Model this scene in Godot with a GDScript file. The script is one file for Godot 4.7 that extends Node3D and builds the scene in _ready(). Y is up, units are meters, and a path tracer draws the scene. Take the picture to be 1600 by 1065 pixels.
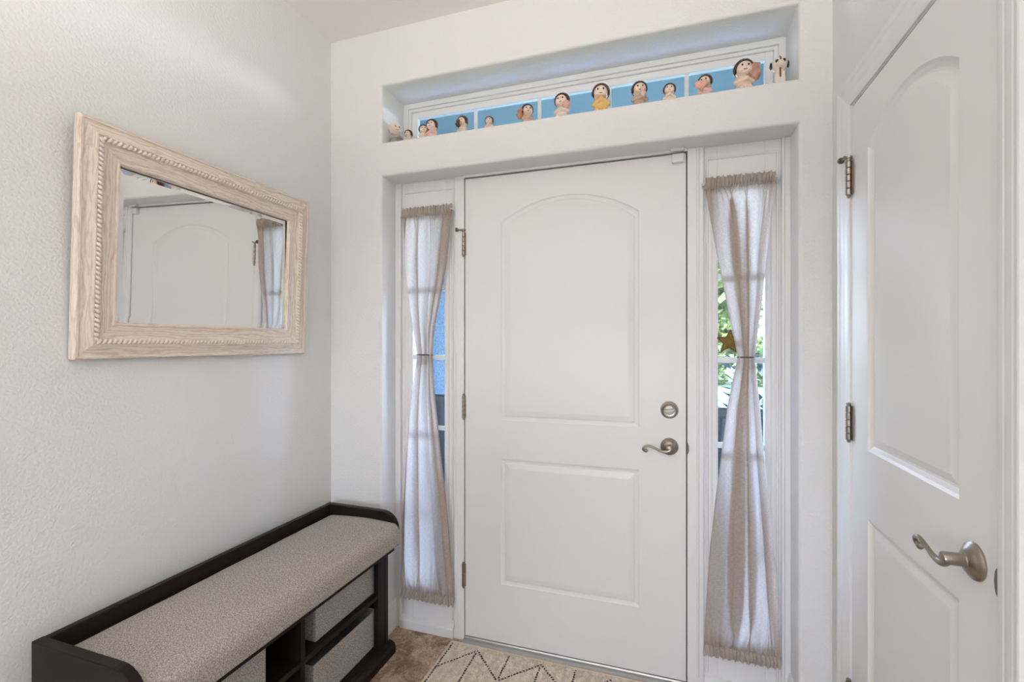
extends Node3D

# ---------------------------------------------------------------- geometry collector
class Geo:
	var st := SurfaceTool.new()
	var gid := 1
	func _init():
		st.begin(Mesh.PRIMITIVE_TRIANGLES)
	func vert(p: Vector3, uv: Vector2, g: int):
		st.set_smooth_group(g)
		st.set_uv(uv)
		st.add_vertex(p)
	func tri(a: Vector3, b: Vector3, c: Vector3, g := -1, ua := Vector2.ZERO, ub := Vector2.ZERO, uc := Vector2.ZERO):
		vert(a, ua, g); vert(b, ub, g); vert(c, uc, g)
	# triangle turned so that it faces along n
	func tri_to(a: Vector3, b: Vector3, c: Vector3, n: Vector3, g := -1, ua := Vector2.ZERO, ub := Vector2.ZERO, uc := Vector2.ZERO):
		if (b - a).cross(c - a).dot(n) > 0.0:
			tri(a, c, b, g, ua, uc, ub)
		else:
			tri(a, b, c, g, ua, ub, uc)
	func quad_to(a: Vector3, b: Vector3, c: Vector3, d: Vector3, n: Vector3, g := -1, ua := Vector2.ZERO, ub := Vector2.ZERO, uc := Vector2.ZERO, ud := Vector2.ZERO):
		tri_to(a, b, c, n, g, ua, ub, uc)
		tri_to(a, c, d, n, g, ua, uc, ud)
	# chamfered box
	func box(c: Vector3, s: Vector3, bv := 0.0015):
		var h := s * 0.5
		var b: float = min(bv, min(h.x, min(h.y, h.z)) * 0.9)
		for ax in 3:
			var a1 := (ax + 1) % 3
			var a2 := (ax + 2) % 3
			for sg in [-1.0, 1.0]:
				var q := []
				for k in [[-1.0, -1.0], [1.0, -1.0], [1.0, 1.0], [-1.0, 1.0]]:
					var p := Vector3.ZERO
					p[ax] = sg * h[ax]
					p[a1] = k[0] * (h[a1] - b)
					p[a2] = k[1] * (h[a2] - b)
					q.append(c + p)
				var n := Vector3.ZERO
				n[ax] = sg
				quad_to(q[0], q[1], q[2], q[3], n)
		if b <= 0.0:
			return
		for ax in 3:
			var a1 := (ax + 1) % 3
			var a2 := (ax + 2) % 3
			for s1 in [-1.0, 1.0]:
				for s2 in [-1.0, 1.0]:
					var q := []
					for k in [[-1.0, 0], [1.0, 0], [1.0, 1], [-1.0, 1]]:
						var p := Vector3.ZERO
						p[ax] = k[0] * (h[ax] - b)
						p[a1] = s1 * (h[a1] - (b if k[1] == 1 else 0.0))
						p[a2] = s2 * (h[a2] - (0.0 if k[1] == 1 else b))
						q.append(c + p)
					var n := Vector3.ZERO
					n[a1] = s1
					n[a2] = s2
					quad_to(q[0], q[1], q[2], q[3], n)
		for sx in [-1.0, 1.0]:
			for sy in [-1.0, 1.0]:
				for sz in [-1.0, 1.0]:
					var sv := Vector3(sx, sy, sz)
					tri_to(c + sv * (h - Vector3(0, b, b)), c + sv * (h - Vector3(b, 0, b)), c + sv * (h - Vector3(b, b, 0)), sv)
	func span(lo: Vector3, hi: Vector3, bv := 0.0015):
		box((lo + hi) * 0.5, (hi - lo).abs(), bv)
	# surface from rows of points
	func grid(rows: Array, uvs := [], wrap := false, g := 0):
		for i in rows.size() - 1:
			var r0 = rows[i]
			var r1 = rows[i + 1]
			var m: int = r0.size() if wrap else r0.size() - 1
			for j in m:
				var k: int = (j + 1) % r0.size()
				var u0 := Vector2.ZERO
				var u1 := Vector2.ZERO
				var u2 := Vector2.ZERO
				var u3 := Vector2.ZERO
				if uvs.size() > 0:
					u0 = uvs[i][j]; u1 = uvs[i + 1][j]; u2 = uvs[i + 1][k]; u3 = uvs[i][k]
				tri(r0[j], r1[j], r1[k], g, u0, u1, u2)
				tri(r0[j], r1[k], r0[k], g, u0, u2, u3)
	# turned shape; prof = [radius, height], about the y axis of xf
	func lathe(prof: Array, xf := Transform3D(), seg := 24):
		gid += 1
		for i in prof.size() - 1:
			if i > 0:
				var a: Vector2 = (prof[i] - prof[i - 1]).normalized()
				var b: Vector2 = (prof[i + 1] - prof[i]).normalized()
				if a.dot(b) < 0.85:
					gid += 1
			for j in seg:
				var t0 := TAU * j / seg
				var t1 := TAU * (j + 1) / seg
				var d0 := Vector3(cos(t0), 0, sin(t0))
				var d1 := Vector3(cos(t1), 0, sin(t1))
				var p0: Vector3 = xf * (d0 * prof[i].x + Vector3(0, prof[i].y, 0))
				var p1: Vector3 = xf * (d1 * prof[i].x + Vector3(0, prof[i].y, 0))
				var p2: Vector3 = xf * (d1 * prof[i + 1].x + Vector3(0, prof[i + 1].y, 0))
				var p3: Vector3 = xf * (d0 * prof[i + 1].x + Vector3(0, prof[i + 1].y, 0))
				var dv: Vector2 = prof[i + 1] - prof[i]
				var n: Vector3 = xf.basis * ((d0 + d1) * 0.5 * dv.y + Vector3(0, -dv.x, 0))
				if prof[i].x > 1e-6:
					tri_to(p0, p1, p2 if prof[i + 1].x > 1e-6 else p3, n, gid)
				if prof[i + 1].x > 1e-6:
					tri_to(p0, p2, p3, n, gid)
	func ball(c: Vector3, r: Vector3, seg := 16):
		var prof := []
		var m := seg / 2
		for i in m + 1:
			var a := PI * i / m
			prof.append(Vector2(sin(a) if i > 0 and i < m else 0.0, -cos(a)))
		gid += 1
		var keep := gid
		for i in m:
			for j in seg:
				var t0 := TAU * j / seg
				var t1 := TAU * (j + 1) / seg
				var p0 := c + Vector3(cos(t0) * prof[i].x, prof[i].y, sin(t0) * prof[i].x) * r
				var p1 := c + Vector3(cos(t1) * prof[i].x, prof[i].y, sin(t1) * prof[i].x) * r
				var p2 := c + Vector3(cos(t1) * prof[i + 1].x, prof[i + 1].y, sin(t1) * prof[i + 1].x) * r
				var p3 := c + Vector3(cos(t0) * prof[i + 1].x, prof[i + 1].y, sin(t0) * prof[i + 1].x) * r
				var n := (p0 + p2) * 0.5 - c
				if i > 0:
					tri_to(p0, p1, p2 if i < m - 1 else p3, n, keep)
				if i < m - 1:
					tri_to(p0, p2, p3, n, keep)
	# round bar along a path
	func tube(path: Array, radii: Array, seg := 12, caps := true, flat_y := 1.0):
		gid += 1
		var rings := []
		var up := Vector3.UP
		for i in path.size():
			var d: Vector3 = (path[min(i + 1, path.size() - 1)] - path[max(i - 1, 0)]).normalized()
			var sd := up.cross(d)
			if sd.length() < 0.1:
				sd = Vector3.RIGHT.cross(d)
			sd = sd.normalized()
			var u2 := d.cross(sd).normalized()
			up = u2
			var ring := []
			var r: float = radii[min(i, radii.size() - 1)]
			for j in seg:
				var a := TAU * j / seg
				ring.append(path[i] + (sd * cos(a) + u2 * sin(a) * flat_y) * r)
			rings.append(ring)
		for i in path.size() - 1:
			for j in seg:
				var k := (j + 1) % seg
				var n: Vector3 = (rings[i][j] + rings[i][k]) * 0.5 - path[i]
				quad_to(rings[i][j], rings[i][k], rings[i + 1][k], rings[i + 1][j], n, gid)
		if caps:
			for e in [0, path.size() - 1]:
				var n: Vector3 = path[0] - path[1] if e == 0 else path[e] - path[e - 1]
				for j in seg:
					tri_to(path[e], rings[e][j], rings[e][(j + 1) % seg], n)
	# outline in the x/y plane of xf, made `depth` thick along +z, front edge chamfered
	func prism(poly: PackedVector2Array, depth: float, xf := Transform3D(), bv := 0.0):
		var idx := Geometry2D.triangulate_polygon(poly)
		var mid := Vector2.ZERO
		for p in poly:
			mid += p / poly.size()
		var inner := poly
		if bv > 0.0:
			var off := Geometry2D.offset_polygon(poly, -bv)
			inner = PackedVector2Array()
			var area := 0.0
			for i in poly.size():
				area += poly[i].cross(poly[(i + 1) % poly.size()])
			for i in poly.size():
				var a := (poly[i] - poly[(i - 1 + poly.size()) % poly.size()]).normalized()
				var b := (poly[(i + 1) % poly.size()] - poly[i]).normalized()
				var n := (Vector2(-a.y, a.x) + Vector2(-b.y, b.x)).normalized() * signf(area)
				var k: float = bv / max(0.4, n.dot(Vector2(-a.y, a.x) * signf(area)))
				inner.append(poly[i] + n * k)
		for i in range(0, idx.size(), 3):
			var f := []
			for k in 3:
				f.append(idx[i + k])
			tri_to(xf * V(inner[f[0]], depth), xf * V(inner[f[1]], depth), xf * V(inner[f[2]], depth), xf.basis.z)
			tri_to(xf * V(poly[f[0]], 0), xf * V(poly[f[1]], 0), xf * V(poly[f[2]], 0), -xf.basis.z)
		var ar := 0.0
		for i in poly.size():
			ar += poly[i].cross(poly[(i + 1) % poly.size()])
		for i in poly.size():
			var k := (i + 1) % poly.size()
			var e := poly[k] - poly[i]
			var n: Vector3 = xf.basis * (Vector3(e.y, -e.x, 0) * signf(ar))
			quad_to(xf * V(poly[i], 0), xf * V(poly[k], 0), xf * V(poly[k], depth - bv), xf * V(poly[i], depth - bv), n)
			if bv > 0.0:
				quad_to(xf * V(poly[i], depth - bv), xf * V(poly[k], depth - bv), xf * V(inner[k], depth), xf * V(inner[i], depth), n + xf.basis.z)
	func V(p: Vector2, z: float) -> Vector3:
		return Vector3(p.x, p.y, z)
	func mesh() -> ArrayMesh:
		st.generate_normals()
		return st.commit()

# ---------------------------------------------------------------- nodes
var taken := {}
var M := {}

func numbered(called: String) -> String:
	if not taken.has(called):
		taken[called] = 0
		return called
	taken[called] += 1
	return "%s_%03d" % [called, taken[called]]

func put(called: String, g: Geo, m: Material, parent: Node3D = null) -> MeshInstance3D:
	return put_mesh(called, g.mesh(), m, parent)

func put_mesh(called: String, me: Mesh, m: Material, parent: Node3D = null) -> MeshInstance3D:
	var o := MeshInstance3D.new()
	o.mesh = me
	o.material_override = m
	o.cast_shadow = GeometryInstance3D.SHADOW_CASTING_SETTING_ON
	if parent == null:
		o.name = numbered(called)
		add_child(o)
	else:
		o.name = called
		parent.add_child(o, true)
	return o

func tag(o: Node3D, label: String, category: String, group := "", kind := "") -> Node3D:
	o.set_meta("label", label)
	if category: o.set_meta("category", category)
	if group: o.set_meta("group", group)
	if kind: o.set_meta("kind", kind)
	return o

func thing(called: String, label: String, category: String, at := Vector3.ZERO, group := "", kind := "") -> Node3D:
	var o := Node3D.new()
	o.name = numbered(called)
	add_child(o)
	o.position = at
	return tag(o, label, category, group, kind)

# ---------------------------------------------------------------- materials
func plain(c: Color, rough := 0.6, metal := 0.0) -> StandardMaterial3D:
	var m := StandardMaterial3D.new()
	m.albedo_color = c
	m.roughness = rough
	m.metallic = metal
	return m

func noise(seed_: int, freq: float, oct := 3, kind := FastNoiseLite.TYPE_SIMPLEX_SMOOTH) -> FastNoiseLite:
	var n := FastNoiseLite.new()
	n.seed = seed_
	n.frequency = freq
	n.noise_type = kind
	n.fractal_octaves = oct
	return n

func tri_map(m: StandardMaterial3D, scale: float):
	m.uv1_triplanar = true
	m.uv1_world_triplanar = true
	m.uv1_scale = Vector3.ONE * scale

func texture(w: int, h: int, f: Callable) -> ImageTexture:
	var im := Image.create(w, h, false, Image.FORMAT_RGB8)
	for y in h:
		for x in w:
			im.set_pixel(x, y, f.call(x, y))
	return ImageTexture.create_from_image(im)

func normal_tex(seed_: int, freq: float, oct: int, strength: float, size := 512) -> ImageTexture:
	var im := noise(seed_, freq, oct).get_seamless_image(size, size)
	im.convert(Image.FORMAT_RGBA8)
	im.bump_map_to_normal_map(strength)
	return ImageTexture.create_from_image(im)

func make_materials():
	var wall_n := normal_tex(3, 0.055, 3, 2.2)
	var wall := plain(Color(0.91, 0.91, 0.905), 0.75)
	wall.normal_enabled = true
	wall.normal_texture = wall_n
	wall.normal_scale = 0.85
	tri_map(wall, 3.2)
	M.wall = wall
	M.plain_wall = plain(Color(0.91, 0.91, 0.905), 0.75)
	var ceil := plain(Color(0.945, 0.935, 0.92), 0.8)
	M.ceiling = ceil
	M.trim = plain(Color(0.92, 0.92, 0.915), 0.38)
	M.door = plain(Color(0.92, 0.915, 0.905), 0.36)
	M.vinyl = plain(Color(0.93, 0.94, 0.94), 0.35)
	M.nickel = plain(Color(0.62, 0.585, 0.54), 0.3, 1.0)
	M.nickel_dark = plain(Color(0.5, 0.46, 0.42), 0.38, 1.0)
	M.gap = plain(Color(0.1, 0.1, 0.1), 0.9)
	M.rubber = plain(Color(0.55, 0.53, 0.5), 0.7)
	M.plastic = plain(Color(0.9, 0.9, 0.89), 0.4)
	M.aluminium = plain(Color(0.72, 0.73, 0.74), 0.35, 1.0)
	M.mirror = plain(Color(0.93, 0.935, 0.93), 0.015, 1.0)
	var glass := plain(Color(0.9, 0.97, 0.97, 0.06), 0.02)
	glass.transparency = BaseMaterial3D.TRANSPARENCY_ALPHA
	glass.metallic_specular = 0.2
	M.glass = glass
	# espresso wood
	var en := noise(11, 0.02, 3)
	var esp := plain(Color.WHITE, 0.45)
	esp.metallic_specular = 0.3
	esp.albedo_texture = texture(256, 256, func(x, y):
		var v: float = en.get_noise_2d(x * 0.6, y * 9.0) * 0.5 + 0.5
		return Color(0.105, 0.074, 0.066).lerp(Color(0.15, 0.108, 0.098), v))
	tri_map(esp, 2.2)
	M.espresso = esp
	# heather upholstery
	var h1 := noise(21, 0.35, 1)
	var h2 := noise(22, 0.02, 2)
	var rng := RandomNumberGenerator.new()
	rng.seed = 5
	var heather := func(x, y):
		var a: float = h1.get_noise_2d(x * 0.45, y * 1.6) * 0.5 + 0.5
		var b: float = h1.get_noise_2d(x * 1.6 + 900.0, y * 0.45) * 0.5 + 0.5
		var v: float = (a if (int(x / 2) + int(y / 2)) % 2 == 0 else b) * 0.75 + rng.randf() * 0.25
		return Color(0.42, 0.395, 0.375).lerp(Color(0.90, 0.865, 0.83), clampf(v * 1.7 - 0.35, 0, 1))
	var cush := plain(Color.WHITE, 0.95)
	cush.albedo_texture = texture(512, 512, heather)
	tri_map(cush, 1.7)
	cush.normal_enabled = true
	cush.normal_texture = normal_tex(25, 0.25, 2, 2.0)
	cush.normal_scale = 0.25
	M.cushion = cush
	var bin := cush.duplicate()
	bin.albedo_color = Color(0.97, 0.98, 0.99)
	M.bin = bin
	# linen curtains
	var l1 := noise(31, 0.05, 3)
	var linen := plain(Color.WHITE, 0.9)
	linen.albedo_texture = texture(512, 512, func(x, y):
		var a: float = l1.get_noise_2d(x * 0.8, y * 9.0) * 0.6 + l1.get_noise_2d(x * 9.0 + 500.0, y * 0.7) * 0.35
		return Color(0.725, 0.672, 0.622).lerp(Color(0.87, 0.825, 0.78), clampf(a + 0.5, 0, 1)))
	linen.uv1_scale = Vector3(1, 1, 1)
	linen.backlight_enabled = true
	linen.backlight = Color(1, 1, 1)
	M.linen = linen
	M.linen_dense = linen.duplicate()
	M.linen_dense.backlight = Color(0.8, 0.8, 0.8)
	M.cord = plain(Color(0.45, 0.41, 0.37), 0.9)
	# travertine
	var t1 := noise(41, 0.006, 5)
	var t2 := noise(42, 0.012, 4)
	var t3 := noise(43, 0.05, 3)
	var tile := plain(Color.WHITE, 0.42)
	tile.albedo_texture = texture(768, 768, func(x, y):
		var wx: float = x + 70.0 * t2.get_noise_2d(x, y)
		var wy: float = y + 70.0 * t2.get_noise_2d(x + 400.0, y + 90.0)
		var b: float = t1.get_noise_2d(wx, wy) * 0.5 + 0.5
		var c := Color(0.53, 0.415, 0.32).lerp(Color(0.82, 0.72, 0.615), clampf(b * 2.2 - 0.6, 0, 1))
		var vein: float = absf(t1.get_noise_2d(wx * 1.3 + 300.0, wy * 1.3))
		c = c.lerp(Color(0.86, 0.775, 0.685), clampf(1.0 - vein * 16.0, 0, 1) * 0.9)
		var vd: float = absf(t1.get_noise_2d(wx * 1.3 + 312.0, wy * 1.3 + 9.0))
		c = c.lerp(Color(0.33, 0.24, 0.18), clampf(1.0 - vd * 18.0, 0, 1) * 0.75)
		return c.darkened(clampf(t3.get_noise_2d(x, y), 0, 1) * 0.22))
	tri_map(tile, 1.6)
	M.tile = tile
	M.grout = plain(Color(0.55, 0.49, 0.42), 0.9)
	# whitewashed oak for the mirror frame: u along the rail, v across
	var g1 := noise(51, 0.01, 4)
	var g2 := noise(52, 0.03, 3)
	var oak := plain(Color.WHITE, 0.55)
	oak.albedo_texture = texture(1024, 256, func(x, y):
		var w: float = g1.get_noise_2d(x * 0.4, y * 1.6) * 22.0
		var rings: float = pow(absf(sin((y + w) * 0.17 + g1.get_noise_2d(x * 0.3 + 700.0, y * 0.6) * 4.0)), 5.0)
		var pores: float = clampf(g2.get_noise_2d(x * 1.2, y * 14.0) * 1.6, 0, 1)
		var c := Color(0.905, 0.85, 0.785).lerp(Color(0.95, 0.915, 0.87), g1.get_noise_2d(x * 0.5, y * 4.0) * 0.5 + 0.5)
		return c.lerp(Color(0.70, 0.60, 0.52), clampf(rings * 0.34 + pores * 0.34, 0, 0.6)))
	M.oak = oak
	M.oak_plain = plain(Color(0.94, 0.90, 0.84), 0.55)
	# ceramics
	M.skin = plain(Color(0.93, 0.80, 0.71), 0.35)
	M.eye = plain(Color(0.07, 0.05, 0.05), 0.25)
	# outdoors
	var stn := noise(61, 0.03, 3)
	var stucco := plain(Color.WHITE, 0.9)  # blue of the cool daylight is put into the stucco colour
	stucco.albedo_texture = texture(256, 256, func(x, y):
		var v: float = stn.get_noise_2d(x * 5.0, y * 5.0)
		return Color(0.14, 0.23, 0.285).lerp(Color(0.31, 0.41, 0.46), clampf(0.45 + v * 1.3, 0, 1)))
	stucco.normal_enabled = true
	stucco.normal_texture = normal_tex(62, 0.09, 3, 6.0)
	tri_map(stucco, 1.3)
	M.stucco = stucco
	M.porch_ceiling = plain(Color(0.425, 0.51, 0.53), 0.8)  # cool daylight tint painted into the ceiling colour
	M.concrete = plain(Color(0.86, 0.86, 0.85), 0.9)
	M.road = plain(Color(0.33, 0.33, 0.335), 0.9)
	var gn := noise(71, 0.05, 4)
	var lawn := plain(Color.WHITE, 1.0)
	lawn.albedo_texture = texture(256, 256, func(x, y):
		return Color(0.22, 0.29, 0.13).lerp(Color(0.32, 0.38, 0.2), gn.get_noise_2d(x * 2.0, y * 2.0) * 0.7 + 0.5))
	tri_map(lawn, 0.35)
	M.lawn = lawn
	M.bark = plain(Color(0.33, 0.27, 0.21), 0.95)
	var leaf := plain(Color.WHITE, 0.6)
	leaf.vertex_color_use_as_albedo = true
	leaf.backlight_enabled = true
	leaf.backlight = Color(0.6, 0.6, 0.6)
	M.leaf = leaf
	M.black = plain(Color(0.045, 0.05, 0.06), 0.45)
	M.slate = plain(Color(0.04, 0.075, 0.1), 0.5)
	M.dark_leaf = plain(Color(0.06, 0.1, 0.07), 0.5)
	M.star = plain(Color(0.50, 0.40, 0.13), 0.45, 0.35)
	M.star_rim = plain(Color(0.36, 0.26, 0.08), 0.45, 0.35)
	var added_lamp := plain(Color(0.95, 0.95, 0.93), 0.5)  # glow of the fill lights added behind the camera
	added_lamp.emission_enabled = true
	added_lamp.emission = Color(1.0, 0.94, 0.86)
	added_lamp.emission_energy_multiplier = 1.5
	M.added_lamp = added_lamp

# ---------------------------------------------------------------- fixed sizes of the place
const ZW := -1.805      # room face of the front wall
const ZD := -1.917      # room face of the front door
const ZO := -2.06       # outer face of the front wall
const XL := -1.475
const XR := 0.52
const YC := 2.70
const ZB := 5.0

func _ready():
	var cam := Camera3D.new()
	cam.name = "camera"
	add_child(cam)
	cam.position = Vector3(0, 1.31, 0)
	cam.rotation_degrees = Vector3(0, 18.2, 0)
	cam.projection = Camera3D.PROJECTION_FRUSTUM
	cam.near = 0.05
	cam.far = 200.0
	cam.size = 0.05 * 1065.0 / 735.0
	cam.frustum_offset = Vector2(0, 0.05 * 4.5 / 735.0)
	cam.current = true

	var we := WorldEnvironment.new()
	we.name = "environment"
	var env := Environment.new()
	var sky := Sky.new()
	var sm := ProceduralSkyMaterial.new()
	sm.sky_top_color = Color(0.48, 0.63, 0.86)
	sm.sky_horizon_color = Color(0.87, 0.90, 0.96)
	sm.sky_curve = 0.2
	sm.ground_bottom_color = Color(0.35, 0.38, 0.3)
	sm.ground_horizon_color = Color(0.6, 0.63, 0.6)
	sm.sun_angle_max = 1.0
	sm.sky_energy_multiplier = 4.7
	sky.sky_material = sm
	env.background_mode = Environment.BG_SKY
	env.sky = sky
	env.tonemap_mode = Environment.TONE_MAPPER_LINEAR
	env.tonemap_exposure = 1.085
	env.sdfgi_enabled = true
	env.ssao_enabled = true
	env.ssil_enabled = true
	we.environment = env
	add_child(we)

	var sun := DirectionalLight3D.new()
	sun.name = "sun"
	sun.light_color = Color(1.0, 0.96, 0.88)
	sun.light_energy = 3.4
	sun.light_angular_distance = 0.6
	sun.shadow_enabled = true
	add_child(sun)
	sun.look_at_from_position(Vector3(5, 10, 6.0), Vector3.ZERO)

	make_materials()
	# unseen fill lights added behind the camera (fitting, then its light just below the glowing face)
	added_torchiere(Vector3(-0.25, 1.62, 0.75), 3.2, "unseen fill light added on a metal pole, nearest behind the camera")
	added_torchiere(Vector3(-0.6, 1.62, 2.9), 2.0, "unseen fill light added on a metal pole farther down the hall")
	added_globe_lamp(Vector3(-0.62, 1.05, 1.5), 0.42, "unseen fill light added in a white globe behind the camera")

	build_shell()
	build_front_openings()
	build_closet_door()
	build_bench()
	build_mirror()
	build_curtains()
	build_figurines()
	build_rug()
	build_outdoors()

func added_globe_lamp(at: Vector3, energy: float, label: String):  # unseen globe on a pole, added to brighten the hall
	var t := thing("added_floor_lamp", label, "floor lamp", Vector3(at.x, 0, at.z), "globes added as fill light")
	var g := Geo.new()
	g.lathe([Vector2(0, 0), Vector2(0.14, 0), Vector2(0.14, 0.012), Vector2(0.03, 0.025), Vector2(0, 0.025)], Transform3D(), 32)
	put("base", g, M.nickel, t)
	var p := Geo.new()
	p.tube([Vector3(0, 0.02, 0), Vector3(0, at.y - 0.225, 0)], [0.011], 12)
	put("pole", p, M.nickel, t)
	var b := Geo.new()
	b.ball(Vector3(0, at.y, 0), Vector3.ONE * 0.235, 32)
	put("globe_shade", b, M.added_lamp, t)
	var l := OmniLight3D.new()
	l.name = "added_globe_light"
	l.light_color = Color(0.93, 0.975, 1.0)
	l.light_energy = energy
	l.light_size = 0.22
	l.omni_range = 12.0
	l.omni_attenuation = 2.0
	l.shadow_enabled = true
	add_child(l)
	l.position = at

func added_torchiere(at: Vector3, energy: float, label: String):
	# added fill light: a bowl open upwards on a pole, lit inside
	var t := thing("added_uplighter", label, "floor lamp", Vector3(at.x, 0, at.z), "bowls added as fill light")
	var g := Geo.new()
	g.lathe([Vector2(0, 0), Vector2(0.14, 0), Vector2(0.14, 0.012), Vector2(0.03, 0.025), Vector2(0, 0.025)], Transform3D(), 32)
	put("base", g, M.nickel, t)
	var p := Geo.new()
	p.tube([Vector3(0, 0.02, 0), Vector3(0, at.y - 0.09, 0)], [0.012], 12)
	put("pole", p, M.nickel, t)
	var b := Geo.new()
	b.lathe([Vector2(0, -0.10), Vector2(0.06, -0.09), Vector2(0.13, -0.05), Vector2(0.165, -0.004), Vector2(0.16, -0.004), Vector2(0.12, -0.035), Vector2(0, -0.05)], Transform3D(Basis(), Vector3(0, at.y, 0)), 36)
	put("bowl", b, M.nickel, t)
	var d := Geo.new()
	d.lathe([Vector2(0, -0.03), Vector2(0.14, -0.022), Vector2(0.14, -0.016), Vector2(0, -0.014)], Transform3D(Basis(), Vector3(0, at.y, 0)), 36)
	put("diffuser", d, M.added_lamp, t)
	var l := SpotLight3D.new()
	l.name = "added_uplight"
	l.light_color = Color(1.0, 0.965, 0.93)
	l.light_energy = energy
	l.light_size = 0.12
	l.spot_angle = 86.0
	l.spot_angle_attenuation = 0.35
	l.spot_range = 12.0
	l.spot_attenuation = 2.0
	l.shadow_enabled = true
	add_child(l)
	l.position = at + Vector3(0, 0.005, 0)
	l.rotation_degrees = Vector3(90, 0, 0)

# ---------------------------------------------------------------- room shell
func rect_ring(g: Geo, x0: float, x1: float, y0: float, y1: float, offs: Array):
	# offs = [grow outwards, z]; joins successive rectangles (normals towards the opening)
	for i in offs.size() - 1:
		var a: Vector2 = offs[i]
		var b: Vector2 = offs[i + 1]
		var pa := [Vector3(x0 - a.x, y0 - a.x, a.y), Vector3(x1 + a.x, y0 - a.x, a.y), Vector3(x1 + a.x, y1 + a.x, a.y), Vector3(x0 - a.x, y1 + a.x, a.y)]
		var pb := [Vector3(x0 - b.x, y0 - b.x, b.y), Vector3(x1 + b.x, y0 - b.x, b.y), Vector3(x1 + b.x, y1 + b.x, b.y), Vector3(x0 - b.x, y1 + b.x, b.y)]
		var nn := [Vector3(0, 1, 0.3), Vector3(-1, 0, 0.3), Vector3(0, -1, 0.3), Vector3(1, 0, 0.3)]
		for k in 4:
			var j := (k + 1) % 4
			g.quad_to(pa[k], pa[j], pb[j], pb[k], nn[k], 10 + k)

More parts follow.
